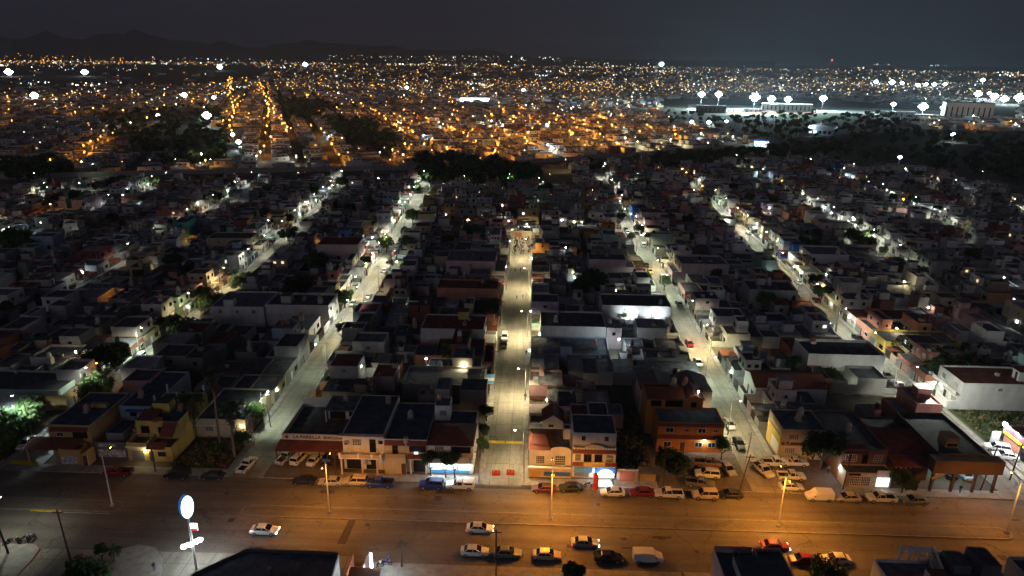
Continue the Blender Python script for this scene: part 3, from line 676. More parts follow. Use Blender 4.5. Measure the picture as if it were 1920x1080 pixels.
for (i, s), L in LAMPS.items():
    for n, (y, c, w) in enumerate(L):
        x = sx(i, y) + s * (HW(i) + .25)
        w *= 2.1 if i == 0 else (3.6 if y < 215 else 2.7) * RL.choice((.7, .8, 1, 1.2, 1.5) if y < 215 else (.45, .7, 1, 1.2, 1.5)); c = c if i == 0 else RL.choice((c, c, c, 'white', 'green', 'cool' if y > 260 else 'warm'))
        lamp(x, y, math.pi / 2 if s > 0 else -math.pi / 2, c, w, '%s street lamp on the %s pavement of %s, %s from avenue' % (c, SIDE[s], SNAME[i], ordinal(n + 1)), spot=156)
# tall lamps on the median of the avenue
for n, (x, y, c, w, word) in enumerate(((-72.2, 98.3, 'amber', 900, 'leftmost, beside the red pickup'), (-34, 98.3, 'amber', 8000, 'in front of the restaurant'), (4.2, 98.3, 'amber', 14500, 'opposite the central street'), (42.7, 98.3, 'amber', 16500, 'opposite the crowded corner car park'), (80.7, 98.3, 'amber', 6500, 'rightmost, near the end of the median'))):
    t = thing('street_lamp', 'tall amber street lamp on the avenue median, ' + word, 'street lamp', (x, y, .16), 0, 'street lamps of the avenue')
    H = 10.2
    obj('pole', MB().cyl(0, 0, 0, H, .14, 'pole_white', 8, .08), t); obj('base', MB().box(-.3, .3, -.3, .3, 0, .35, 'concrete'), t)
    for s in (-1, 1):
        if n == 0 and s == -1: continue
        obj('arm', MB().bar((0, 0, H - .4), (0, s * 1.3, H + .15), .045, 'pole_white').bar((0, s * 1.3, H + .15), (0, s * 2.2, H + .2), .04, 'pole_white'), t)
        obj('lamp_head', MB().box(-.17, .17, s * 2.2 - .3, s * 2.2 + .5, H + .12, H + .3, 'lamp_head'), t)
        obj('bulb', MB().ball(0, s * 2.2 + .1, H + .08, .24, 'bulb_amber', 7, .1), t)
        lightob(t, (0, s * 2.2 + .1, H - .08), BULB[c], w / 2, 'SPOT', .15, 166, .4)
# ------------------------------------------------------------------ buildings along the avenue, one by one
class Bd:
    def __init__(s, name, label, cat, x, y, group=None):
        s.x, s.y = x, y; s.t = thing(name, label, cat, (x, y, 0), 0, group)
    def add(s, name, mb, par=None): return obj(name, mb, par or s.t, (-s.x, -s.y, 0) if par is None else (0, 0, 0))
    def box(s, name, x0, x1, y0, y1, z0, z1, mt, top=None, par=None): return s.add(name, MB().box(x0, x1, y0, y1, z0, z1, mt, top), par)
    def shell(s, x0, x1, y0, y1, z0, zr, par, W, rf, rim=None, n='wall', nr='roof'):
        o = s.add(n, MB().shell(x0, x1, y0, y1, z0, zr, par, W, rim=rim)); s.add(nr, MB().box(x0 + .15, x1 - .15, y0 + .15, y1 - .15, zr - .15, zr, rf)); return o
    def win(s, k, x, y, z, w, h, face='S', name='window'): return obj(name, P[k], s.t, (x - s.x, y - s.y, z), (0, 0, FACE[face]), (w, 1, h))
    def tank(s, c, x, y, z, base=0.0, W='concrete'):
        if base: s.box('tank_base', x - .6, x + .6, y - .6, y + .6, z, z + base, W)
        obj('water_tank', P['tank_' + c], s.t, (x - s.x, y - s.y, z + base))
    def slope(s, name, x0, x1, ya, za, yb, zb, mt='roof_tile', th=.14):
        """sheet that rises from (ya, za) to (yb, zb)"""
        return s.add(name, MB().loft([[(x0, ya, za), (x0, yb, zb), (x0, yb, zb + th), (x0, ya, za + th)], [(x1, ya, za), (x1, yb, zb), (x1, yb, zb + th), (x1, ya, za + th)]], mt))
    def lamp(s, x, y, z, col, watts, r=.14, out=(0, -.35, -.2), name='wall_lamp'):
        o = s.add(name, MB().box(x - .1, x + .1, y - .12, y, z - .06, z + .12, 'lamp_head').ball(x, y - .2, z, r, 'bulb_' + col, 7, r * .8))
        lightob(s.t, (x + out[0] - s.x, y + out[1] - s.y, z + out[2]), BULB[col], watts, 'POINT', .12)
        return o
def text(s, body, x, y, z, size, mt, parent, base=(0, 0), rot=(math.pi / 2, 0, 0), name='lettering', bold=0.0):
    c = bpy.data.curves.new('lettering', 'FONT'); c.body = body; c.size = size; c.extrude = .012; c.align_x = 'CENTER'; c.align_y = 'CENTER'; c.offset = bold
    tmp = bpy.data.objects.new('tmp', c); COL.objects.link(tmp); dg = bpy.context.evaluated_depsgraph_get()
    me = bpy.data.meshes.new_from_object(tmp.evaluated_get(dg)); bpy.data.objects.remove(tmp); me.materials.clear(); me.materials.append(MATS[mt])
    return obj(name, me, parent, (x - base[0], y - base[1], z), rot)
mat('letter_black', (.02, .02, .02), .6, 0); mat('letter_white', (.7, .7, .7), .6, 0); mat('graffiti', (.42, .42, .45), .8, .9, 2.4, streak=(1, 1, .7)); mat('sign_blue', (.04, .12, .40), .5, .2, 2)
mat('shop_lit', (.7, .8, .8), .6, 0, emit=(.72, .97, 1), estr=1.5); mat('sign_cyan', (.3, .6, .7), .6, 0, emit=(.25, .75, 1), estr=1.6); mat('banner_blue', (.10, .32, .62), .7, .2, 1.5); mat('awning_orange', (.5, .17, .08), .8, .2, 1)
mat('sign_hall_glow', (.8, .8, .8), .5, 0, emit=(.85, .95, 1), estr=5); mat('sign_rim', (.05, .18, .5), .5, 0, emit=(.05, .25, .8), estr=.35); mat('menu_lit', (.8, .8, .8), .6, 0, emit=(.93, 1, .93), estr=1.3)
mat('fascia_red', (.55, .03, .06), .5, 0, emit=(1, .04, .08), estr=.8); mat('fascia_yellow', (.7, .55, .03), .5, 0, emit=(1, .8, .03), estr=.9); mat('plastic_red', (.55, .06, .03), .5, .1)

# -- ochre house on the corner
b = Bd('corner_house', 'ochre two-storey house with long dark roof and tiled lean-to on the left corner', 'house', -89, 110.6)
b.shell(-93.2, -84.8, 113.8, 127.5, 0, 6.4, .25, 'wall_ochre', 'roof_slate', 'trim_white')
b.slope('tile_roof', -96.2, -86.5, 110.6, 3.0, 113.75, 3.9); b.slope('tile_band', -92.6, -85.2, 113.2, 5.5, 113.78, 6.1)
b.shell(-89.6, -85.4, 110.5, 113.0, 0, 3.0, .3, 'wall_ochre', 'roof_dark', n='gatehouse_wall', nr='gatehouse_roof'); b.box('painted_panel', -89.2, -86.2, 110.44, 110.49, .2, 2.0, 'graffiti')
b.add('entrance_wall', MB().loft([[(-85.2, 110.3, 0), (-83.8, 110.3, 0), (-83.8, 110.3, 3.2), (-85.2, 110.3, 2.5)], [(-85.2, 112.4, 0), (-83.8, 112.4, 0), (-83.8, 112.4, 3.2), (-85.2, 112.4, 2.5)]], 'wall_ochre'))
b.win('door', -84.4, 110.28, .14, .9, 2.1, name='door'); b.win('window_w', -91.0, 113.78, 4.6, 1.4, .9); b.box('balcony_recess', -88.4, -85.6, 113.6, 113.76, 3.95, 5.3, 'void')
for x in (-95.9, -90.2): b.box('post', x - .12, x + .12, 110.8, 111.0, 0, 3.0, 'wall_ochre')
b.tank('cream', -88.9, 119.5, 6.4, .3); b.box('skylight', -89.2, -86.0, 121.2, 122.2, 6.4, 7.2, 'wall_yellow', 'roof_pale')
# -- blue house and graffiti gate wall
b = Bd('blue_house', 'narrow blue house with outside stairs behind a graffiti-covered gate wall', 'house', -80.5, 112.6)
b.shell(-84.3, -77.6, 122.5, 139, 0, 6.0, .3, 'wall_pale blue', 'roof_slate'); b.shell(-83.9, -80.4, 116.5, 122.3, 0, 3.2, .3, 'wall_pale blue', 'roof_slate', n='lower_wall', nr='lower_roof')
b.box('graffiti_wall', -83.7, -77.5, 112.55, 112.8, 0, 3.9, 'wall_dark grey'); b.box('graffiti', -83.3, -77.8, 112.5, 112.545, .7, 2.3, 'graffiti'); b.box('graffiti', -82.9, -79.6, 112.5, 112.545, 2.9, 3.6, 'graffiti')
for k in range(8): b.box('step', -79.7, -78.3, 115.5 + k * .75, 116.3 + k * .75, 0, .55 + k * .68, 'wall_pale grey')
b.win('window_d', -81.4, 122.48, 4.6, 1.4, 1.2); b.win('door', -79.0, 122.48, 3.4, .9, 2, name='door'); b.tank('cream', -82, 127, 6, .4); b.box('blue_canopy', -82.6, -79.2, 121.4, 122.46, 5.5, 5.65, 'wall_blue')
# -- yellow house
b = Bd('yellow_house', 'yellow two-storey house with terrace and lit porch beside the vacant palm lot', 'house', -73, 112.4)
b.shell(-77.3, -73.4, 112.4, 116.0, 0, 3.3, .7, 'wall_yellow', 'roof_dark', 'trim_white', n='terrace_wall', nr='terrace_floor')
b.shell(-77.2, -68.6, 116.1, 128.5, 0, 6.3, .35, 'wall_yellow', 'roof_slate', 'trim_white'); b.shell(-73.3, -68.65, 112.4, 116.0, 0, 3.1, .1, 'wall_yellow', 'roof_dark', n='front_wall', nr='front_roof')
b.slope('tile_roof', -73.4, -69.8, 111.9, 2.9, 113.4, 3.5); b.slope('tile_roof', -71.4, -68.7, 113.6, 4.6, 116.0, 6.5); b.slope('tile_roof', -77.1, -73.5, 116.3, 6.5, 119.6, 7.3)
b.box('stair_hut', -75.6, -72.3, 120, 122.6, 6.3, 8.5, 'wall_yellow', 'roof_dark'); b.box('cornice', -77.45, -73.3, 112.2, 112.38, 2.9, 3.3, 'trim_white')
b.win('garage', -75.3, 112.38, .14, 2.3, 2.2, name='garage_door'); b.win('door', -72.6, 112.38, .14, 1.0, 2.2, name='door'); b.win('window_d', -70.6, 112.38, 1.7, 1.5, 1.0); b.win('window_d', -72.4, 116.08, 4.7, .8, 1.4)
b.win('window_d', -75.4, 116.08, 4.6, 1.6, 2.0); b.win('window_d', -68.6, 121.5, 4.5, .9, 1.2, 'E'); b.win('window_d', -68.6, 125, 1.9, 1.0, 1.0, 'E'); b.lamp(-73.6, 112.36, 2.65, 'warm', 130, .12)
b.add('round_awning', MB().ball(-73.0, 116.6, 6.75, 1.2, 'awning_orange', 12, .2)); b.tank('terracotta', -70.8, 121.5, 6.3, .2)
for x, y in ((-76.8, 123), (-76.8, 128.1), (-69.0, 128.1), (-72.8, 124.5)): b.box('column_stub', x - .14, x + .14, y - .14, y + .14, 6.3, 8.6, 'trim_white')
# -- low house behind the palms
b = Bd('low_house', 'low cream house with long roof behind the vacant palm lot', 'house', -62, 121.6)
b.shell(-68.2, -57.9, 121.6, 135.5, 0, 3.9, .4, 'wall_cream', 'roof_dark', 'trim_white'); b.box('cornice', -68.3, -57.8, 121.4, 121.58, 2.7, 3.0, 'trim_white'); b.win('window_g', -65.5, 121.58, 2.0, 1.6, 1.0); b.win('window_g', -60.5, 121.58, 2.0, 1.2, 1.0); b.lamp(-58.6, 121.56, 3.1, 'warm', 110, .1)
b.tank('black', -61, 128, 3.9, .5)
for k in range(3): b.win('window_g', -57.9, 124 + 3.5 * k, 1.9, 1.4, 1.2, 'E')
# -- restaurant
b = Bd('restaurant', 'low restaurant with lettered sign band and dark red canopy above parked cars', 'restaurant', -41.5, 116)
b.shell(-47.9, -35.4, 116.0, 128.5, 0, 4.0, .1, 'wall_off-white', 'roof_dark'); sg = b.box('sign_band', -48.1, -35.2, 115.75, 115.98, 3.6, 4.9, 'wall_off-white')
t_ = text(None, 'LA PARRILLA', -43.2, 115.73, 4.25, .95, 'letter_black', b.t, (b.x, b.y), bold=.02); text(None, 'DE', -39.7, 115.73, 4.25, .5, 'letter_black', b.t, (b.x, b.y)); text(None, 'CHICUANGA', -37.6, 115.73, 4.2, .78, 'letter_black', b.t, (b.x, b.y), bold=.02)
b.add('emblem', MB().loft([[(-47.2 + .38 * math.cos(2 * math.pi * k / 14), y, 4.25 + .38 * math.sin(2 * math.pi * k / 14)) for k in range(14)] for y in (115.73, 115.7)], 'trim_red'))
b.slope('canopy', -48.6, -35.4, 112.6, 2.9, 115.9, 3.5, 'roof_red'); b.add('side_parapet', MB().box(-48.0, -47.8, 116, 128.6, 4.1, 5.0, 'wall_off-white').box(-47.8, -41, 128.4, 128.6, 4.1, 6.0, 'wall_white'))
for x in (-48.3, -44, -40, -36): b.box('post', x - .07, x + .07, 112.75, 112.9, .16, 2.9, 'frame_dark')
b.box('roof_pavilion', -41.2, -34.8, 123.5, 128.2, 4.0, 6.6, 'wall_off-white', 'roof_grey'); b.box('pavilion_recess', -40.8, -37.6, 123.4, 123.48, 4.1, 6.2, 'void'); b.box('post', -41.4, -41.2, 122.2, 122.4, 4.0, 6.5, 'trim_white'); b.box('pavilion_roof', -41.5, -34.6, 122, 128.4, 6.6, 6.8, 'roof_grey'); b.win('window_d', -36.3, 123.48, 5.3, 1.1, 1.0); b.tank('cream', -38.2, 126.5, 6.8, .3)
for x in (-45.5, -42): b.box('restaurant_window', x - 1.2, x + 1.2, 115.93, 115.99, .8, 2.6, 'glass')
for x in (-47.3, -44.4): b.add('planter', MB().cyl(x, 113.4, .16, .6, .3, 'trim_red', 8).ball(x, 113.4, 1.0, .55, 'leaf_mid', 7))
# -- white house with balcony
b = Bd('balcony_house', 'white two-storey house with long slate-blue roof and pillared balcony beside the restaurant', 'house', -31, 110.2)
b.shell(-35.0, -27.1, 111.8, 127.5, 0, 7.5, .12, 'wall_white', 'roof_slate', 'trim_white'); b.box('eave', -35.6, -27.0, 110.9, 111.78, 7.4, 7.62, 'trim_white')
b.box('balcony_floor', -35.3, -27.2, 109.6, 111.78, 3.6, 3.8, 'trim_white'); b.box('balcony_wall', -35.2, -27.3, 109.62, 109.75, 3.8, 4.55, 'wall_sand')
for x in (-35.1, -31.6, -29.1, -27.4): b.box('balcony_post', x - .16, x + .16, 109.55, 109.61, 3.8, 4.9, 'trim_white')
for x in (-34.9, -31.0, -28.2): b.box('pillar', x - .14, x + .14, 109.7, 110, .14, 3.6, 'wall_pale pink')
for x, w in ((-33, 2.9), (-29.6, 2.2)): b.box('shopfront', x - w / 2, x + w / 2, 111.68, 111.77, .15, 3.1, 'void')
b.box('poster', -31.5, -29.8, 111.6, 111.67, 1.2, 2.6, 'graffiti')
b.win('window_g', -32.3, 111.78, 5.9, 1.6, 1.3); b.box('balcony_door', -29.9, -28.7, 111.7, 111.77, 3.85, 6.6, 'glass'); b.win('window_d', -27.8, 111.78, 6, .8, .7); obj('air_conditioner', P['ac_unit'], b.t, (-34.2 - b.x, 111.45 - b.y, 5.6)); b.tank('cream', -28.8, 124.5, 7.5, .2)
# -- cream house with red tile band
b = Bd('cream_house', 'cream two-storey house with red tile parapet band and dark garage', 'house', -23, 110.4)
b.shell(-26.95, -18.9, 111.4, 126, 0, 6.7, .2, 'wall_cream', 'roof_slate'); b.shell(-26.95, -22.9, 110.4, 111.38, 0, 3.4, .15, 'wall_cream', 'concrete', n='bay_wall', nr='bay_roof')
b.slope('tile_band', -26.9, -23.0, 110.9, 5.9, 111.37, 6.8); b.slope('tile_band', -22.7, -18.95, 110.9, 5.9, 111.37, 6.8); b.box('coping', -26.98, -18.88, 111.2, 111.39, 6.92, 7.1, 'trim_white'); b.add('roundel', MB().cyl(-22.8, 111.1, 6.6, 7.6, .5, 'wall_cream', 10))
b.box('loggia', -22.3, -19.2, 111.25, 111.38, 4.4, 5.7, 'void'); b.box('loggia_wall', -22.5, -19.0, 110.5, 110.65, 3.4, 4.4, 'trim_red'); b.box('loggia_floor', -22.6, -18.95, 110.5, 111.37, 3.2, 3.38, 'wall_cream'); b.box('garage_opening', -21.6, -19.2, 111.25, 111.38, .15, 2.9, 'void')
for x in (-22.0, -19.1): b.box('pillar', x - .13, x + .13, 110.5, 110.75, .14, 3.2, 'trim_white')
b.win('window_d', -25.0, 111.36, 4.9, 1.0, 1.9, name='balcony_door'); b.box('balcony_rail', -26.9, -22.9, 110.4, 110.5, 3.55, 4.4, 'wall_sand'); b.win('door', -23.3, 110.38, .14, .9, 2.3, name='door'); b.win('window_lc', -20.9, 110.62, 4.55, .8, .7); b.tank('white', -23.5, 120, 6.7, .3)
# -- shop with red roof and lit ground floor
b = Bd('corner_shop', 'red-roofed shop on the central street corner with cold white lit ground floor', 'shop', -14.5, 110.6)
b.shell(-18.8, -10.3, 111.2, 124, 0, 6.3, .15, 'wall_white', 'roof_slate')
x0, x1, zt = -19.0, -10.1, 6.47
b.add('hip_roof', MB().poly([(x0, 110.6, zt), (x1, 110.6, zt), (x1 - 3.4, 114.9, zt + 1.7), (x0 + 3.4, 114.9, zt + 1.7)], 'roof_tile').poly([(x1, 110.6, zt), (x1, 119, zt), (x1 - 3.4, 114.9, zt + 1.7)], 'roof_tile_y').poly([(x0, 119, zt), (x0, 110.6, zt), (x0 + 3.4, 114.9, zt + 1.7)], 'roof_tile_y').poly([(x1, 119, zt), (x0, 119, zt), (x0 + 3.4, 114.9, zt + 1.7), (x1 - 3.4, 114.9, zt + 1.7)], 'roof_tile').poly([(x0, 110.6, zt - .1), (x1, 110.6, zt - .1), (x1, 119, zt - .1), (x0, 119, zt - .1)], 'trim_red'))
b.shell(-18.6, -15.6, 120.0, 123.8, 6.3, 9.4, .2, 'wall_white', 'roof_grey', n='tower_wall', nr='tower_roof'); b.win('window_g', -17.0, 119.98, 8.0, 1.3, 1.1); b.tank('cream', -18, 123, 9.4)
b.box('shopfront', -18.3, -10.9, 111.12, 111.19, .2, 3.0, 'shop_lit'); b.box('shop_ceiling', -18.8, -10.3, 109.4, 111.18, 3.3, 3.5, 'trim_white'); b.box('shop_base', -18.3, -10.9, 111.02, 111.1, .15, .9, 'banner_blue')
for x in (-16.4, -13.9): b.box('mullion', x - .06, x + .06, 111.02, 111.1, .92, 3.0, 'frame_dark')
b.box('balcony_wall', -18.7, -10.4, 109.42, 109.55, 3.5, 4.3, 'wall_pale grey'); b.win('window_g', -16.6, 111.18, 5.3, 1.6, 1.1); b.box('shop_sign', -14.2, -10.8, 109.3, 109.4, 3.6, 4.7, 'wall_off-white'); b.box('recess', -14.4, -10.7, 111.05, 111.18, 4.6, 5.9, 'void')
for x in (-17, -14.5, -12): 
    b.box('tube_lamp', x - .6, x + .6, 110.2, 110.3, 3.2, 3.28, 'bulb_cool'); lightob(b.t, (x - b.x, 110.2 - b.y, 3.05), BULB['cool'], 520, 'POINT', .3)
# -- white bungalow right of the central street
b = Bd('white_bungalow', 'white bungalow with arched gable, grilles and red roof right of the central street mouth', 'house', 4.2, 110.9)
b.shell(.3, 8.25, 113.0, 121.5, 0, 4.3, .3, 'wall_white', 'roof_dark'); b.add('arched_gable', MB().loft([[(6.2 + 1.9 * math.cos(math.pi * k / 12), y, 4.6 + .75 * math.sin(math.pi * k / 12)) for k in range(13)] for y in (112.9, 113.12)], 'wall_white'))
b.add('hip_roof', MB().poly([(.1, 112.8, 4.62), (4.4, 112.8, 4.62), (3.4, 116.6, 5.9), (.9, 116.6, 5.9)], 'roof_tile').poly([(4.4, 112.8, 4.62), (4.4, 120.5, 4.62), (3.4, 116.6, 5.9)], 'roof_tile_y').poly([(.1, 120.5, 4.62), (.1, 112.8, 4.62), (.9, 116.6, 5.9)], 'roof_tile_y').poly([(4.4, 120.5, 4.62), (.1, 120.5, 4.62), (.9, 116.6, 5.9), (3.4, 116.6, 5.9)], 'roof_tile'))
b.win('window_g', 2.4, 112.98, 2.5, 1.6, 1.6); b.win('window_g', 6.2, 112.98, 2.4, 1.9, 2.0); b.box('front_wall', .2, 8.3, 110.8, 110.95, .0, 2.0, 'wall_sand'); b.box('coping', .1, 8.35, 110.7, 111.05, 2.0, 2.25, 'trim_white'); b.box('terrace', .3, 8.25, 111, 112.95, 0, 1.3, 'wall_sand', 'pavement')
b.box('blue_banner', 3.1, 8.1, 110.66, 110.78, .5, 1.3, 'sign_blue'); b.box('gate', .6, 2.6, 110.7, 110.78, .14, 1.6, 'wall_ochre')
b.shell(2.9, 7.0, 122.0, 127, 0, 5.6, .1, 'wall_white', 'roof_red', n='rear_wall', nr='rear_roof'); b.add('rear_gable', MB().poly([(2.8, 121.9, 5.7), (7.1, 121.9, 5.7), (4.95, 121.9, 7.1)], 'wall_white').poly([(2.7, 121.7, 5.6), (4.95, 121.7, 7.15), (4.95, 127.1, 7.15), (2.7, 127.1, 5.6)], 'roof_tile_y').poly([(4.95, 121.7, 7.15), (7.2, 121.7, 5.6), (7.2, 127.1, 5.6), (4.95, 127.1, 7.15)], 'roof_tile_y')); b.win('window_w', 4.6, 121.98, 4.4, 1.0, 1.2); b.shell(6.9, 8.3, 117.5, 119.5, 4.3, 6.5, .1, 'wall_white', 'roof_dark', n='hut_wall', nr='hut_roof')
# -- three-level white shop house
b = Bd('ornate_shop_house', 'white three-level shop house with ornate curved parapet and lit cyan sign', 'shop', 12.4, 110.9)
b.shell(8.4, 16.5, 112.4, 119.5, 0, 8.7, .12, 'wall_white', 'roof_slate'); b.shell(8.45, 16.45, 111.2, 112.38, 0, 6.2, .1, 'wall_white', 'concrete', n='front_wall', nr='front_roof')
b.slope('tile_band', 8.4, 16.5, 110.75, 5.4, 111.18, 6.0); b.add('curved_parapet', MB().loft([[(12.4 + 1.9 * math.cos(math.pi * k / 12), y, 6.3 + .8 * math.sin(math.pi * k / 12)) for k in range(13)] for y in (111.1, 111.3)], 'wall_cream')); 
for k in range(14): b.box('scallop', 8.5 + k * .58, 8.85 + k * .58, 111.06, 111.18, 6.1, 6.45, 'trim_white')
for x in (10.4, 14.7): b.win('window_d', x, 112.38, 7.7, .7, .9)
b.win('window_g', 9.4, 111.18, 4.3, 1.0, 1.4); b.win('window_g', 15.3, 111.18, 4.3, 1.2, 1.4); b.win('window_d', 11.2, 111.18, 4.2, 1.4, 1.7); b.win('window_d', 13.2, 111.18, 4.2, 1.4, 1.7)
b.box('balcony_floor', 8.4, 16.5, 110.1, 111.18, 3.0, 3.2, 'concrete'); b.box('balcony_wall', 8.4, 10.4, 110.1, 110.25, 3.2, 3.9, 'trim_red'); b.box('balcony_wall', 10.42, 14.4, 110.06, 110.25, 3.2, 4.0, 'wall_yellow'); b.box('balcony_wall', 14.42, 16.5, 110.1, 110.25, 3.2, 3.9, 'trim_red')
b.box('blue_sign', 8.6, 12.0, 109.9, 110.05, 1.9, 2.9, 'banner_blue'); b.box('lit_sign', 12.5, 16.4, 109.75, 109.9, 1.9, 3.1, 'sign_blue'); b.add('sign_glow_panel', MB().loft([[(14.6 + 1.35 * math.cos(math.pi * k / 10), y, 1.95 + .85 * math.sin(math.pi * k / 10)) for k in range(11)] for y in (109.74, 109.72)], 'sign_cyan'))
b.box('shopfront', 12.6, 16.2, 111.1, 111.17, .2, 1.85, 'shop_lit'); b.win('garage', 10.2, 111.17, .14, 2.6, 1.75, name='roller_shutter'); lightob(b.t, (14.4 - b.x, 109.3 - b.y, 1.8), (.9, 1, 1), 620, 'POINT', .25); b.box('tube_lamp', 12.8, 16, 109.6, 109.7, 1.82, 1.88, 'bulb_cool')
b.shell(12.0, 15.8, 119.7, 125.5, 0, 8.2, .2, 'wall_white', 'roof_dark', n='rear_wall', nr='rear_roof'); b.shell(8.5, 11.9, 119.7, 126, 0, 7.4, .2, 'wall_pale grey', 'roof_red', n='rear_wall', nr='rear_roof'); b.win('window_d', 10.2, 119.68, 8.0, .5, .4)
# -- low pink wall and corrugated awning
b = Bd('plot_wall', 'low pink plot wall with iron gate beside the cyan-lit shop', 'wall', 18.7, 110.2); b.box('wall', 16.7, 20.6, 110.2, 110.4, 0, 2.5, 'wall_pale pink'); b.box('coping', 16.65, 20.65, 110.12, 110.48, 2.5, 2.62, 'trim_white'); b.box('gate', 17.2, 19.9, 110.1, 110.18, .14, 2.2, 'wall_salmon')
b = Bd('awning_stall', 'small stall with corrugated sheet awning next to the pink plot wall', 'stall', 22.5, 110.2); b.box('wall', 20.7, 24.0, 110.4, 110.6, 0, 2.3, 'wall_ochre'); b.slope('awning', 20.6, 24.4, 109.0, 2.5, 110.7, 2.9, 'roof_sheet'); b.box('post', 24.2, 24.3, 109.1, 109.2, .1, 2.5, 'frame_dark'); b.box('post', 20.7, 20.8, 109.1, 109.2, .1, 2.5, 'frame_dark')
structure('lot', MB().quad((16.7, 110.7, .01), (24, 110.7, .01), (24, 138, .01), (16.7, 138, .01), 'earth'))
# -- orange houses
b = Bd('orange_house', 'orange two-storey house with red tile roof bands and white porch lamp behind the round tree', 'house', 32, 121)
b.shell(25.9, 38.9, 121.0, 127.5, 0, 6.3, .35, 'wall_orange', 'roof_slate'); b.slope('tile_band', 25.7, 39.1, 120.3, 3.3, 120.98, 3.8); b.slope('tile_band', 25.9, 38.9, 120.7, 5.9, 120.98, 6.4)
for x, w in ((28.2, 1.6), (31.6, .8), (34.6, 1.6), (37.3, .9)): b.win('window_w', x, 120.98, 5.0, w, 1.1 if w > 1 else .7)
for x in (28, 34.2, 36.8): b.win('window_w', x, 120.98, 1.8, 1.5, 1.1)
b.win('door', 31, 120.98, .14, 1, 2.1, name='door'); b.lamp(35.3, 120.95, 3.0, 'white', 260, .16)
b.shell(24.6, 36.2, 128.0, 135, 0, 8.0, .2, 'wall_orange', 'roof_red', n='rear_wall', nr='rear_roof'); b.slope('tile_roof', 24.5, 32.4, 127.6, 8.2, 131.2, 9.3); b.add('gable', MB().poly([(32.4, 127.7, 8.2), (36.4, 127.7, 8.2), (34.4, 127.7, 9.3)], 'wall_orange').poly([(32.3, 127.5, 8.15), (34.4, 127.5, 9.4), (34.4, 134, 9.4), (32.3, 134, 8.15)], 'roof_tile_y').poly([(34.4, 127.5, 9.4), (36.5, 127.5, 8.15), (36.5, 134, 8.15), (34.4, 134, 9.4)], 'roof_tile_y'))
b.box('recess', 25.4, 27.6, 127.9, 127.98, 6.5, 7.8, 'void'); b.box('recess', 28.4, 32.0, 127.9, 127.98, 6.4, 7.9, 'void'); b.win('window_d', 34.3, 127.98, 7.0, 1.1, 1.2); b.tank('cream', 31.0, 133.2, 8.0, 1.3); b.tank('terracotta', 33.6, 134, 8.0, 1.0); b.lamp(34.9, 127.95, 10.2, 'white', 60, .18); b.box('lamp_stalk', 34.85, 34.95, 127.97, 128.05, 9.3, 10.2, 'pole_white')
b = Bd('gabled_house', 'broad pale house with twin pinkish sheet roof behind the orange house', 'house', 33, 137)
b.shell(24.6, 40.2, 136.0, 143.5, 0, 6.0, .1, 'wall_pale pink', 'roof_grey'); mat('roof_pinkish', (.17, .12, .125), .8, .2, .8)
for xa in (24.5, 32.4): b.add('pitched_roof', MB().loft([[(xa, y, 6.1), (xa + 7.8, y, 6.1), (xa + 7.8, y, 6.2), (xa + 3.9, y, 7.6), (xa, y, 6.2)] for y in (135.7, 143.8)], 'roof_pinkish'))
# -- cream-yellow house at the corner of the first right-hand street
b = Bd('corner_house', 'cream two-storey house with orange trim and lamp-lit side wall beside the crowded car park', 'house', 52.8, 119.6)
b.shell(50.0, 58.4, 119.6, 127.8, 0, 6.4, .25, 'wall_cream', 'roof_slate', 'trim_red'); b.shell(49.75, 49.97, 119.7, 127, 0, 4.6, .1, 'wall_yellow', 'roof_dark', n='side_wall', nr='side_roof'); b.slope('tile_band', 49.9, 58.6, 119.1, 3.3, 119.58, 3.6); b.win('window_g', 52.2, 119.58, 4.9, 1.8, 1.0); b.win('window_g', 55.8, 119.58, 5.2, .6, .5); b.win('window_g', 51.8, 119.58, 1.9, 1.9, 1.0); b.win('window_g', 56.4, 119.58, 1.9, 1.9, .9)
b.box('poster', 49.69, 49.74, 120.4, 124.2, .6, 2.9, 'letter_white'); b.tank('cream', 54.2, 123.5, 6.4, .6); b.tank('white', 55.6, 126, 6.4, .3); obj('air_conditioner', P['ac_unit'], b.t, (50.9 - b.x, 119.2 - b.y, 3.7))
# -- brown shop house
b = Bd('brown_shop_house', 'brown two-storey house over a low shop with iron grilles and glowing price boards', 'shop', 62.7, 110.2)
b.shell(58.6, 67.2, 113.2, 128, 0, 6.2, .3, 'wall_brown', 'roof_dark'); b.shell(58.7, 67.1, 110.2, 113.15, 0, 3.1, .25, 'wall_sand', 'roof_dark', n='shop_wall', nr='shop_roof'); b.box('shop_parapet', 64.2, 67.1, 110.08, 110.18, 2.7, 4.0, 'wall_pale pink')
for x in (60.4, 62.4): b.win('window_g', x, 110.18, 1.6, 1.6, 2.0)
b.box('shutter_panel', 61.4, 63.3, 110.1, 110.17, 2.5, 3.2, 'wall_pale pink'); b.box('letter_board', 59.2, 61.3, 110.1, 110.17, 2.75, 3.2, 'letter_black')
for k, x in enumerate((64.9, 66.1)):
    q = b.box('price_board', x - .55, x + .55, 110.0, 110.1, .6, 2.5, 'menu_lit')
    for z in (2.1, 1.75, 1.3, .95): b.box('print_line', x - .35, x + .3, 109.985, 109.998, z - .06, z + .06, 'letter_black')
lightob(b.t, (65.5 - b.x, 109.3 - b.y, 1.6), (.93, 1, .93), 60, 'POINT', .4); b.win('window_g', 60.6, 113.18, 4.6, 2.0, 1.5); b.win('window_d', 63.2, 113.18, 4.4, 1.0, 2.0); b.win('window_g', 65.6, 113.18, 4.6, 1.6, 1.5); b.tank('cream', 62.6, 120, 6.2, .5)
b.slope('tile_roof', 59.5, 63.5, 112.7, 5.7, 114.4, 6.7, 'roof_red')
b.lamp(58.5, 112.6, 2.9, 'cool', 150, .16, (-.4, -.1, -.2))
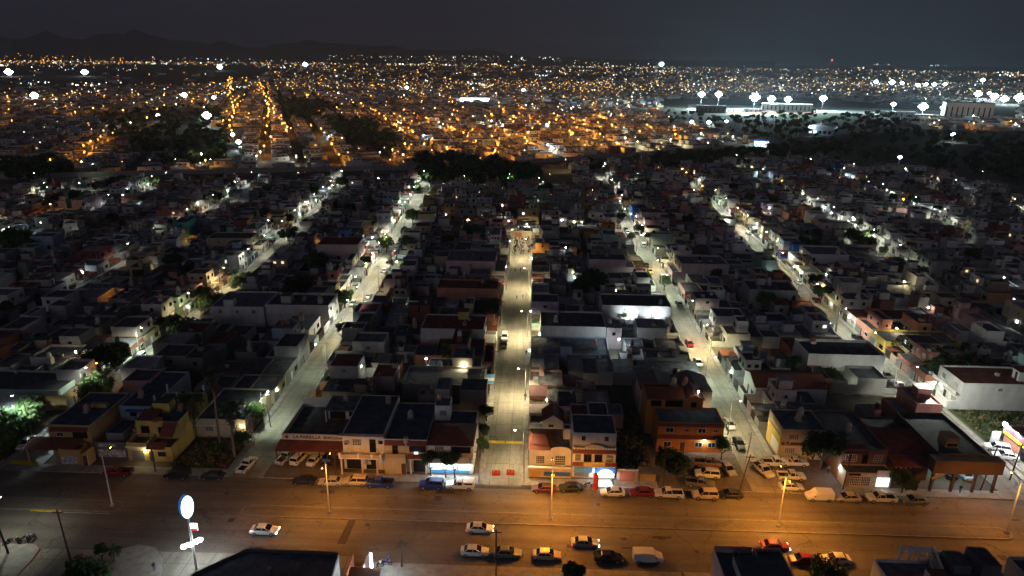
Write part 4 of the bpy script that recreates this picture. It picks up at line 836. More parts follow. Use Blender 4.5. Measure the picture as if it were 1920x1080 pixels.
# -- large building over an open garage
b = Bd('garage_building', 'large brown building over an open garage with cold blue light at the right corner', 'building', 77, 109.6)
b.shell(75.4, 84.6, 111.5, 127, 4.6, 6.6, .5, 'wall_dark brown', 'roof_slate'); b.box('fascia', 73.6, 86.0, 109.2, 111.48, 4.3, 6.9, 'wall_dark brown', 'roof_slate'); b.slope('side_roof', 67.5, 75.3, 110.8, 4.4, 121, 6.6, 'roof_red'); b.shell(67.4, 75.35, 113.4, 127.5, 0, 5.2, .2, 'wall_dark brown', 'roof_dark', n='side_wall', nr='side_roof')
b.box('rear_wall', 75.4, 84.6, 118.5, 126.9, 0, 4.58, 'wall_dark brown'); b.box('roof_hatch', 78.3, 80.6, 114.5, 117.2, 6.6, 8.6, 'wall_ochre', 'roof_red'); b.box('hatch_opening', 78.5, 80.4, 114.4, 114.48, 6.8, 7.4, 'void')
for x in (74.2, 77.9, 81.8, 85.4): b.box('pillar', x - .2, x + .2, 109.7, 110.1, 0, 4.3, 'wall_dark brown')
b.box('garage_back', 78.2, 84.5, 118.4, 118.48, .1, 4.0, 'wall_pale blue'); 
for x in (79.3, 82.6):
    b.box('tube_lamp', x - .7, x + .7, 113.9, 114.05, 4.2, 4.27, 'bulb_cool'); lightob(b.t, (x - b.x, 114 - b.y, 4.0), (.5, .85, 1), 420, 'POINT', .3)
b.add('arch', MB().bar((76, 109.5, 4.2), (73.8, 109.5, 3.0), .25, 'wall_ochre'))
for k in range(4): b.box('baluster', 69.2 + k * .9, 69.4 + k * .9, 113.2, 113.35, 2.6, 3.9, 'wall_off-white')
# -- convenience store
b = Bd('convenience_store', 'convenience store with red and yellow lit fascia at the right edge', 'store', 104, 112)
b.shell(98.0, 118, 112.0, 126.8, 0, 4.4, .5, 'wall_salmon', 'roof_red'); b.box('fascia_red', 97.7, 97.97, 111.8, 127, 3.7, 4.8, 'fascia_red'); b.box('fascia_yellow', 97.66, 97.97, 111.8, 127, 3.1, 3.68, 'fascia_yellow'); b.box('fascia_cap', 97.6, 98.05, 111.7, 127.1, 4.92, 5.02, 'trim_white')
b.box('window_band', 97.9, 97.98, 113, 121.5, .4, 2.9, 'glass'); b.box('walkway', 96.4, 97.9, 112, 127, .1, .22, 'pavement')
q = b.box('floodlight', 97.1, 97.6, 126.2, 126.9, 4.9, 5.4, 'bulb_cool'); lightob(b.t, (96.9 - b.x, 126.3 - b.y, 4.9), (.93, .97, 1), 1500, 'POINT', .2)
for y in (114.5, 119, 123): lightob(b.t, (96.9 - b.x, y - b.y, 4.6), (.97, 1, .97), 900, 'POINT', .2); b.box('canopy_lamp', 97.2, 97.6, y - .2, y + .2, 5.02, 5.15, 'bulb_cool')
b = Bd('yard_wall', 'plain pale grey wall closing the store car park', 'wall', 95, 127.3); b.box('wall', 92.4 + 3.4, 97.6, 127.3, 127.5, 0, 3.0, 'wall_pale grey')
for (xa, ya, xb, yb) in ((95.8, 126.6, 97.4, 126.9), (96.0, 112.6, 96.3, 117.5)): tag(obj('parking_stop', MB().box(xa, xb, ya, yb, .1, .26, 'paint_yellow')), 'yellow parking kerb at the store, %s' % ('below the grey wall' if ya > 120 else 'near the store front'), 'kerb')
# -- foreground roofs along the bottom edge
b = Bd('foreground_store', 'flat-roofed store with slanted dark parapet roof at the bottom edge below the oval sign', 'store', -36, 72)
pts = [(-46.5, 72), (-27.0, 72), (-27.4, 81.4), (-41.0, 81.6), (-46.5, 76.2)]
b.add('wall', MB().prism(pts, 0, 5.7, 'wall_pale grey', 'roof_slate')); 
for (p, q) in zip(pts[1:], pts[2:] + pts[:1]):
    n = Vector((q[1] - p[1], p[0] - q[0], 0)).normalized() * .12
    b.add('parapet', MB().prism([(p[0] - n.x, p[1] - n.y), (q[0] - n.x, q[1] - n.y), (q[0] + n.x, q[1] + n.y), (p[0] + n.x, p[1] + n.y)], 5.4, 6.1, 'wall_dark grey'))
b.add('vent', MB().cyl(-36.0, 77.2, 5.7, 6.2, .25, 'metal_grey').ball(-36, 77.2, 6.4, .38, 'metal_grey', 8)); b.box('roof_seam', -33.2, -33.05, 72.1, 81.2, 5.7, 5.78, 'roof_dark')
b = Bd('tiled_kiosk', 'small red-tiled kiosk and brick yard wall beside the bottom store', 'kiosk', -24, 79); b.slope('tile_roof', -25.8, -21.2, 78.2, 2.6, 81.4, 3.4); b.box('wall', -25.5, -21.6, 78.6, 81.2, 0, 2.6, 'wall_terracotta'); b.box('yard_wall', -26.7, -26.5, 81.5, 85.8, 0, 2.2, 'wall_terracotta'); b.box('yard_wall', -24.4, -24.2, 81.6, 85.5, 0, 2.3, 'wall_pale pink'); b.box('yard_wall', -26.5, -24.4, 83.9, 84.1, 0, 1.4, 'wall_orange')
b = Bd('light_pylon', 'slim white backlit pylon sign on the forecourt at the bottom', 'sign', -23.1, 83.3); b.box('panel', -23.3, -22.95, 83.0, 83.35, 0, 4.6, 'sign_hall_glow'); b.box('frame', -23.5, -23.3, 83.1, 83.3, 0, 5.2, 'frame_dark'); lightob(b.t, (.9, -1.2, 3.6), (.85, .97, 1), 1300, 'POINT', .3)
b = Bd('rooftop_house', 'dark stepped roof of a house at the bottom edge below the red moving car', 'house', 32, 78); b.shell(27.6, 33.2, 74, 83.6, 0, 6.6, .4, 'wall_pale pink', 'roof_slate'); b.shell(33.3, 37.2, 74, 83.7, 0, 6.9, .5, 'wall_pale pink', 'roof_dark', n='wall', nr='roof'); b.box('roof_room', 29.4, 36.5, 74, 80.6, 7.0, 8.4, 'wall_pale grey', 'roof_slate'); b.box('parapet_wall', 27.7, 33.1, 83.65, 83.8, 6.6, 7.5, 'wall_pink'); b.tank('black', 30.2, 81.8, 6.6)
b = Bd('arched_house', 'white house with arched roof terrace walls at the bottom right', 'house', 60, 78); b.shell(50.5, 58.4, 76, 83.0, 0, 6.2, .5, 'wall_white', 'roof_grey'); b.shell(58.6, 66.6, 74, 83.8, 0, 7.0, .6, 'wall_pale grey', 'roof_slate', n='wall', nr='roof')
for (xa, xb, y) in ((53.8, 58.2, 82.9),):
    m_ = MB().box(xa, xb, y - .12, y + .12, 8.5, 9.0, 'wall_white')
    for k in range(4): m_.box(xa + k * 1.35, xa + k * 1.35 + .35, y - .12, y + .12, 6.7, 8.5, 'wall_white')
    for k in range(3):
        cx = xa + .85 + k * 1.35
        for j in range(6): a0, a1 = math.pi * j / 6, math.pi * (j + 1) / 6; m_.poly([(cx + .5 * math.cos(a0), y - .12, 8.0 + .5 * math.sin(a0)), (cx + .5 * math.cos(a0), y - .12, 8.5), (cx + .5 * math.cos(a1), y - .12, 8.5), (cx + .5 * math.cos(a1), y - .12, 8.0 + .5 * math.sin(a1))], 'wall_white')
    b.add('arcade', m_)
b.box('roof_room', 60.0, 62.4, 80, 83.2, 7.0, 8.4, 'wall_dark grey', 'roof_slate'); b.box('roof_room', 63.4, 66, 79.5, 83.4, 7.0, 9.0, 'wall_dark grey', 'roof_slate'); b.slope('ramp_wall', 58.35, 58.6, 78, 6.4, 82.9, 8.9, 'wall_white', .4); b.box('stair_room', 55.6, 58.2, 76.2, 79.4, 6.2, 8.3, 'wall_white', 'roof_red')
b = Bd('edge_house', 'dark roof of a house cut by the bottom right corner', 'house', 74, 78); b.shell(69.9, 80, 74, 83.7, 0, 6.8, .5, 'wall_pale grey', 'roof_slate')
b = Bd('garden_wall', 'pale rounded garden wall between the two bottom right roofs', 'wall', 43, 82); b.box('wall', 37.6, 50.2, 81.5, 81.8, 0, 3.2, 'wall_pale grey'); b.add('arch_top', MB().loft([[(42.6 + 2.2 * math.cos(math.pi * k / 10), y, 3.2 + .8 * math.sin(math.pi * k / 10)) for k in range(11)] for y in (81.5, 81.8)], 'wall_pale blue'))
# -- oval pylon sign
b = Bd('oval_sign', 'tall oval backlit white sign on a pole with floodlights beside the bottom store', 'sign', -50.4, 83.8)
b.add('pole', MB().cyl(-50.4, 83.8, 0, 9.6, .2, 'pole_white', 10, .16))
def oval(cx, cy, cz, a, h, th, mt, ang):
    n = 28; c, s = math.cos(ang), math.sin(ang); m_ = MB()
    ring = lambda off, k=1: [(cx + k * a * math.cos(2 * math.pi * j / n) * c - off * s, cy + k * a * math.cos(2 * math.pi * j / n) * s + off * c, cz + k * h * math.sin(2 * math.pi * j / n)) for j in range(n)]
    return m_.loft([ring(-th), ring(th)], mt)
AN = math.radians(62)
b.add('sign_rim', oval(-50.4, 83.8, 11.5, 1.05, 1.92, .3, 'sign_rim', AN)); b.add('sign_face', oval(-50.4, 83.8, 11.5, 1.0, 1.85, .33, 'sign_hall_glow', AN))
b.add('small_sign', MB().box(-50.2, -49.2, 83.72, 83.88, 7.3, 8.5, 'sign_hall_glow')); b.add('small_sign_stripe', MB().box(-50.2, -49.2, 83.70, 83.715, 7.3, 7.7, 'fascia_red'))
b.add('light_bracket', MB().bar((-51.6, 83.4, 4.6), (-49.4, 84.4, 5.0), .06, 'metal_grey'))
for x, y, z in ((-51.5, 83.3, 4.5), (-50.9, 83.6, 4.6), (-50.0, 84.1, 4.8), (-49.5, 84.4, 4.9)): b.add('floodlight', MB().box(x - .32, x + .32, y - .25, y + .25, z, z + .35, 'bulb_cool'))
lightob(b.t, (-1.4, .7, 4.9), (.95, 1, .97), 600, 'POINT', .3); lightob(b.t, (.6, 1.1, 5.1), (.95, 1, .97), 400, 'POINT', .3)
# -- station canopy at the far left, lit cyan
b = Bd('canopy', 'white forecourt canopy lit cyan from below at the left edge', 'canopy', -108, 124); b.box('roof', -114, -105.6, 121.5, 128.5, 4.6, 5.0, 'trim_white', 'roof_white')
for x, y in ((-113, 122.5), (-106.5, 122.5), (-106.5, 127.5)): b.box('post', x - .12, x + .12, y - .12, y + .12, 0, 4.6, 'metal_grey')
b = Bd('corner_workshop', 'mint-lit low workshop with dark roof at the left edge', 'building', -110, 112); b.shell(-125, -103.4, 131.5, 141, 0, 4.2, .4, 'wall_mint', 'roof_dark'); b.slope('lean_to', -125, -106, 118.4, 3.4, 121.0, 4.2, 'roof_dark')  # workshop walls are coloured mint
lamp(-101.6, 119.5, math.pi / 2, 'cool', 9000, 'cold white lamp on a pole beside the cyan-lit canopy at left edge', (9.5, 2.0))
lamp(-99.4, 141.5, math.pi / 2, 'amber', 260, 'small amber lamp on a pole behind the lit canopy tree', (6.5, 1.2))
lamp(-83.5, 87.5, 0, 'white', 2200, 'white lamp on a pole by the motorbikes at bottom left', (8.0, 1.6))
# tents across the far end of the central street
for x, y, z, w in ((-9.5, 298, 3.6, 7), (-2.5, 301, 4.4, 8.5)):
    t = thing('event_tent', 'white event tent closing the central street, %s one' % ('left lower' if x < -5 else 'right taller'), 'tent', (x, y, 0), 0, 'event tents')
    obj('canopy', MB().loft([[(-w / 2, -3, z - .9), (w / 2, -3, z - .9), (w / 2, 3, z - .9), (-w / 2, 3, z - .9)], [(-w / 2, -3, z - .4), (w / 2, -3, z - .4), (w / 2, 3, z - .4), (-w / 2, 3, z - .4)], [(-.5, -.5, z + .6), (.5, -.5, z + .6), (.5, .5, z + .6), (-.5, .5, z + .6)]], 'trim_white'), t)
    for sxx in (-1, 1):
        for sy in (-1, 1): obj('pole', MB().cyl(sxx * (w / 2 - .15), sy * 2.85, 0, z - .9, .05, 'metal_grey', 5), t)
    lightob(t, (0, -2, z - 1.2), (1, .95, .75), 2600, 'POINT', .3); obj('tube_lamp', MB().box(-1, 1, -2.1, -2, z - 1.15, z - 1.08, 'bulb_warm'), t)  # light and tube added in the tents to brighten the crowd
t = thing('banner_wall', 'tan canvas stage wall with orange panel behind the crowd', 'banner', (-4.6, 291.5, 0)); obj('canvas', MB().box(-5, 4.4, 0, .15, .5, 3.0, 'wall_cream'), t); obj('orange_panel', MB().box(-3, 0, -.06, -.01, .4, 2.4, 'awning_orange'), t); obj('frame', MB().box(-5, -4.85, .0, .12, 0, .5, 'iron').box(4.2, 4.35, 0, .12, 0, .5, 'iron'), t)
# red water-filled barriers, phone-box like ice cabinet, banner on the corner
for k, (px, py) in enumerate(((930, 890), (957, 889))):
    x, y = G(px, py); t = thing('road_barrier', 'red plastic road barrier across the central street mouth, %s one' % ('left' if k == 0 else 'right'), 'barrier', (x, y, 0), .05 * (1 - 2 * k), 'road barriers')
    obj('body', MB().loft([[(-.75, -.28, 0), (.75, -.28, 0), (.75, .28, 0), (-.75, .28, 0)], [(-.75, -.28, .25), (.75, -.28, .25), (.75, .28, .25), (-.75, .28, .25)], [(-.7, -.12, .55), (.7, -.12, .55), (.7, .12, .55), (-.7, .12, .55)], [(-.7, -.1, 1.0), (.7, -.1, 1.0), (.7, .1, 1.0), (-.7, .1, 1.0)]], 'plastic_red'), t)
    for x_ in (-.35, .35): obj('stripe', MB().box(x_ - .12, x_ + .12, -.135, -.128, .6, .9, 'paint_white'), t)
x, y = G(1116, 918); t = thing('vending_cabinet', 'tall rounded red cabinet beside the motorbike at the lit shop', 'cabinet', (x, y, .14)); obj('body', MB().cyl(0, 0, 0, 3.0, .5, 'fascia_red' if 0 else 'plastic_red', 12), t); obj('cap', MB().ball(0, 0, 3.05, .5, 'plastic_red', 12, .2), t); obj('base', MB().cyl(0, 0, -.1, .05, .6, 'concrete', 12), t)
t = thing('corner_banner', 'blue and white banner on a frame beside the central street', 'banner', (-9.6, 146, 0), .1); obj('post', MB().cyl(-1.3, 0, 0, 4.2, .06, 'iron', 6), t); obj('post', MB().cyl(1.3, 0, 0, 4.2, .06, 'iron', 6), t); obj('sheet', MB().box(-1.3, 1.3, -.1, -.06, 1.6, 4.1, 'banner_blue'), t); obj('stripe', MB().box(-1.25, 1.25, -.115, -.105, 2.4, 3.2, 'trim_white'), t)
# lamps in yards that light the white walls seen from the avenue
YARD = [(1158, 668, 3.4, 'cool', 1300, 'in the white courtyard right of the central street'), (1040, 640, 3.6, 'cool', 600, 'under a roof right of the central street'), (1735, 790, 8, 'white', 7000, 'shining on white walls by the grassy lot'), (1545, 540, 3.4, 'cool', 420, 'beside the box truck on the second right-hand street'), (1690, 553, 3.2, 'warm', 380, 'in a pale yard far right'), (1875, 549, 4.0, 'cool', 420, 'on the blue house at the right edge'),
        (1735, 600, 2.6, 'cool', 260, 'small yard light right of the white house'), (1675, 645, 3.2, 'warm', 300, 'on the ochre yard wall'), (1905, 585, 3.2, 'amber', 260, 'by the right edge ochre house'), (458, 610, 3.0, 'cool', 300, 'below the long white house'), (505, 432, 3.0, 'white', 300, 'behind the orange house'), (740, 433, 3.2, 'white', 500, 'on the white house by the first left-hand street'), (437, 510, 3.4, 'cool', 260, 'on the house by the second left-hand street'), (250, 515, 2.6, 'amber', 120, 'inside the little pink hut'), (160, 535, 3.2, 'cool', 260, 'on the grey house at left'), (100, 408, 5, 'amber', 700, 'tall amber one at far left'), (25, 455, 5, 'green', 1500, 'inside the bright green tree at left edge'),
        (265, 598, 2.5, 'cool', 130, 'parked-car yard left of the second left-hand street'), (150, 695, 3.6, 'warm', 320, 'by the lit upper window at left'), (745, 515, 3.4, 'warm', 350, 'row of lamps under an awning'), (700, 470, 4, 'cool', 400, 'on the pink wall left of centre'), (1700, 408, 4, 'white', 2500, 'bright open shop far right'), (1060, 485, 3, 'cool', 260, 'on a roof right of the crowd'), (1090, 435, 3, 'green', 160, 'small green sign light'), (1555, 425, 5, 'cool', 500, 'on the tall blue wall at right'), (1600, 445, 4, 'green', 900, 'beside the yard trees at right'), (1440, 410, 4, 'white', 1500, 'on the white house at the second right-hand street'), (1360, 438, 4.5, 'white', 900, 'by the pale gabled house'), (680, 720, 3.2, 'warm', 60, 'dim one on the dark roof'), (870, 715, 3.0, 'warm', 420, 'under the thatched shelter beside the central street'), (800, 705, 3.2, 'white', 120, 'strip on the roof edge')]
for px, py, z, c, w, word in YARD:
    x, y = G(px, py); t = thing('yard_lamp', c + ' yard lamp on a short post, ' + word, 'lamp', (x, y, 0), 0, 'yard lamps among the houses')
    obj('post', MB().cyl(0, 0, 0, z + 1.8, .06, 'metal_grey', 6), t); obj('bulb', MB().ball(0, -.15, z + 1.6, .2, 'bulb_' + c, 7), t); obj('bracket', MB().box(-.05, .05, -.2, 0, z + 1.75, z + 1.82, 'metal_grey'), t)
    lightob(t, (0, -.5, z + 1.5), BULB[c], w, 'POINT', .2)
for k, x in enumerate((28.5, 36.0)):
    t = thing('wall_floodlight', 'cold floodlight on a roof aimed at the tall white wall, %s one' % ('left' if k == 0 else 'right'), 'floodlight', (x, 183.2, 3.6), 0, 'floodlights at the white wall')
    obj('stand', MB().cyl(0, 0, -.4, .5, .05, 'metal_grey', 6), t); obj('housing', MB().box(-.3, .3, -.2, .05, .5, .85, 'frame_dark'), t); obj('lens', MB().box(-.26, .26, .05, .09, .54, .81, 'bulb_cool'), t)
    lightob(t, (0, .3, .7), (.86, .96, 1), 1500, 'SPOT', .15, 120, .5, (0, 6, 2.0))
# ------------------------------------------------------------------ vehicles
PAINT = {'white': (.72, .72, .72), 'silver': (.40, .41, .42), 'grey': (.16, .165, .17), 'black': (.015, .015, .017), 'red': (.20, .012, .016), 'dark red': (.10, .008, .012), 'blue': (.02, .05, .30), 'beige': (.5, .42, .3), 'yellow': (.75, .55, .02), 'green': (.30, .62, .06), 'brown': (.20, .13, .08), 'pale blue': (.3, .38, .45)}
for k, c in PAINT.items():
    m_ = mat('paint_car_' + k, c, .32, 0, spec=.5); m_.node_tree.nodes['Principled BSDF'].inputs['Coat Weight'].default_value = .5
def ring(x, w, zb, zt, tuck=.12):
    return [(x, -w * .86, zb), (x, -w, zb + .14), (x, -w, zt - .16), (x, -w * (1 - tuck), zt), (x, w * (1 - tuck), zt), (x, w, zt - .16), (x, w, zb + .14), (x, w * .86, zb)]
CARS = {}
def car_type(name, L, Wd, body, cab, roofz, wheels=(.19, .80), rw=.32, bed=None, panels=()):
    """body: (fraction of length from the tail, half-width factor, bottom, top); cab: rear base, rear top, front top, front base as fractions, and the belt height"""
    w = Wd / 2; X = lambda f: -L / 2 + f * L; d = {}
    d['body'] = MB().loft([ring(X(f), w * k, zb, zt) for f, k, zb, zt in body], 'paint_car_white')
    a, b, c, e, belt = cab; w1, w2 = w * .9, w * .74
    g = MB(); q = [(X(a), w1, belt), (X(e), w1, belt), (X(c), w2, roofz), (X(b), w2, roofz)]
    for s in (-1, 1): g.poly([(x, s * y, z) for x, y, z in (q if s < 0 else q[::-1])][::1], 'car_glass')
    g.quad((X(e), -w1, belt), (X(e), w1, belt), (X(c), w2, roofz), (X(c), -w2, roofz), 'car_glass'); g.quad((X(a), w1, belt), (X(a), -w1, belt), (X(b), -w2, roofz), (X(b), w2, roofz), 'car_glass')
    d['windows'] = g
    r = MB().loft([[(X(b) - .06, -w2 - .03, roofz - .02), (X(b) - .06, w2 + .03, roofz - .02), (X(b) + .1, w2 - .08, roofz + .07), (X(b) + .1, -w2 + .08, roofz + .07)], [(X(c) + .06, -w2 - .03, roofz - .02), (X(c) + .06, w2 + .03, roofz - .02), (X(c) - .1, w2 - .08, roofz + .07), (X(c) - .1, -w2 + .08, roofz + .07)]], 'paint_car_white')
    mx = (a + e) / 2 + .02
    for s in (-1, 1):
        for f0, f1 in ((a, b), (mx, mx), (e, c)):
            r.bar((X(f0), s * (w1 + .004), belt - .02), (X(f1), s * (w2 + .012), roofz), .045, 'paint_car_white', 4)
    d['roof'] = r
    if bed:
        f0, f1, zf, zt = bed; m_ = MB().box(X(f0), X(f1), -w, w, .45, zf, 'void').box(X(f0), X(f1), -w, -w + .08, zf, zt, 'paint_car_white').box(X(f0), X(f1), w - .08, w, zf, zt, 'paint_car_white').box(X(f0), X(f0) + .08, -w + .08, w - .08, zf - .2, zt, 'paint_car_white').box(X(f0) + .0, X(f1), -w - .003, w + .003, .42, zf - .02, 'paint_car_white')
        d['bed'] = m_
    for k, (pn, bx) in enumerate(panels): d[pn + '*%d' % k] = MB().box(*bx)
    CARS[name] = (L, Wd, d, [X(f) for f in wheels], rw, [(f[0], f[3]) for f in body])
car_type('sedan', 4.5, 1.74, [(0, .80, .42, .82), (.02, .93, .30, .98), (.16, 1, .22, 1.02), (.5, 1, .22, 1.0), (.72, 1, .22, .96), (.93, .95, .24, .78), (.99, .86, .32, .68), (1, .74, .42, .58)], (.12, .26, .56, .74, .97), 1.42)
car_type('hatchback', 3.9, 1.68, [(0, .84, .40, .95), (.02, .95, .28, 1.06), (.2, 1, .22, 1.06), (.55, 1, .22, 1.02), (.76, 1, .22, .98), (.94, .95, .24, .80), (.99, .86, .32, .68), (1, .74, .42, .58)], (.02, .10, .56, .77, 1.0), 1.46)
car_type('suv', 4.6, 1.86, [(0, .86, .45, 1.1), (.015, .96, .34, 1.18), (.2, 1, .30, 1.18), (.55, 1, .30, 1.15), (.74, 1, .30, 1.12), (.95, .96, .32, 1.0), (.99, .90, .38, .88), (1, .8, .48, .75)], (.02, .07, .58, .74, 1.14), 1.74, rw=.37)
car_type('pickup', 5.2, 1.84, [(.40, 1, .36, 1.12), (.55, 1, .34, 1.12), (.74, 1, .34, 1.12), (.94, .97, .36, 1.02), (.99, .92, .42, .9), (1, .84, .5, .78)], (.41, .43, .62, .74, 1.08), 1.72, (.18, .81), .38, (0, .405, .78, 1.14))
car_type('van', 4.7, 1.86, [(0, .94, .4, 1.75), (.01, .98, .32, 1.9), (.3, 1, .3, 1.95), (.66, 1, .3, 1.93), (.80, 1, .3, 1.30), (.95, .96, .32, 1.05), (.995, .9, .38, .92), (1, .8, .45, .8)], (.60, .615, .66, .81, 1.16), 1.84, rw=.34)
WH = MB(); RM = MB()
WH.loft([[(.5 * 0 + math.cos(2 * math.pi * k / 14), y, math.sin(2 * math.pi * k / 14)) for k in range(14)] for y in (-.3, .3)], 'tyre')
RM.loft([[(.62 * math.cos(2 * math.pi * k / 10), y, .62 * math.sin(2 * math.pi * k / 10)) for k in range(10)] for y in (-.32, .32)], 'rim')
HL = MB().box(-.06, .06, -.2, .2, -.09, .09, 'lamp_glass_off'); HLon = MB().box(-.06, .06, -.2, .2, -.09, .09, 'head_on'); TL = MB().box(-.05, .05, -.16, .16, -.12, .12, 'tail_off'); TLon = MB().box(-.05, .05, -.16, .16, -.12, .12, 'tail_on'); PLATE = MB().box(-.015, .015, -.2, .2, -.08, .08, 'paint_white'); MIRROR = MB().box(-.08, .08, -.12, .12, -.07, .07, 'frame_dark')
NCAR = 0
def car(kind, col, x, y, ang, label, on=False, z=0.0, group='cars parked along the avenue', extra=None, cat=None):
    global NCAR; NCAR += 1
    L, Wd, d, wx, rw, prof_ = CARS[kind]; pm = 'paint_car_' + col
    t = thing({'sedan': 'parked_car', 'hatchback': 'parked_car', 'suv': 'parked_suv', 'pickup': 'pickup_truck', 'van': 'delivery_van'}[kind] if not on else 'moving_car', label, cat or {'pickup': 'pickup', 'van': 'van', 'suv': 'suv'}.get(kind, 'car'), (x, y, z), ang, group)
    for n, mb in d.items():
        o = obj(n.split('*')[0], mb, t)
        for sl in o.material_slots:
            if sl.material == MATS['paint_car_white']: sl.link = 'OBJECT'; sl.material = MATS[pm]
    for wxx in wx:
        for s in (-1, 1):
            wh = obj('wheel', WH, t, (wxx, s * (Wd / 2 - .1), rw), (0, 0, 0), (rw, .36, rw)); obj('rim', RM, wh)
    zf = prof_[-1][1]; zr = prof_[0][1]
    for s in (-1, 1):
        obj('headlight', HLon if on else HL, t, (L / 2 - .05, s * Wd * .36, zf - .02)); obj('taillight', TLon if on else TL, t, (-L / 2 + .05, s * Wd * .40, zr - .16)); obj('mirror', MIRROR, t, (L * .2 if kind not in ('pickup', 'van') else L * .24, s * (Wd / 2 + .08), 1.05 if kind in ('sedan', 'hatchback') else 1.22))
    obj('number_plate', PLATE, t, (-L / 2 - .01, 0, .6))
    if extra: extra(t, L, Wd)
    if on:
        for s in (-1, 1): lightob(t, (L / 2 + .1, s * Wd * .36, zf), (1, .9, .7), 60, 'SPOT', .08, 50, .6, (L / 2 + 8, s * Wd * .4, 0))
    return t
def camper(t, L, Wd): obj('camper_shell', MB().box(-L / 2 + .05, -L * .1, -Wd / 2 + .04, Wd / 2 - .04, 1.15, 1.78, 'paint_car_white'), t); [obj('camper_window', MB().box(-L / 2 + .3, -L * .16, s * (Wd / 2 - .035) - .01, s * (Wd / 2 - .035) + .01, 1.3, 1.62, 'car_glass'), t) for s in (-1, 1)]
def rack(t, L, Wd):
    m_ = MB()
    for s in (-1, 1):
        for k in range(5): m_.box(-L / 2 + .1 + k * .45, -L / 2 + .16 + k * .45, s * (Wd / 2 - .05) - .03, s * (Wd / 2 - .05) + .03, 1.14, 1.9, 'trim_white')
        m_.box(-L / 2 + .1, -L / 2 + 2.0, s * (Wd / 2 - .05) - .03, s * (Wd / 2 - .05) + .03, 1.82, 1.9, 'trim_white')
    obj('cargo_cage', m_, t)
def graff(t, L, Wd): obj('painted_panel', MB().box(-L * .45, L * .12, -Wd / 2 - .02, -Wd / 2 - .005, .55, 1.5, 'graffiti'), t)
def taxi(t, L, Wd): obj('roof_panel', MB().box(-.55, .45, -.45, .45, 1.5, 1.54, 'paint_car_yellow'), t)
PI = math.pi
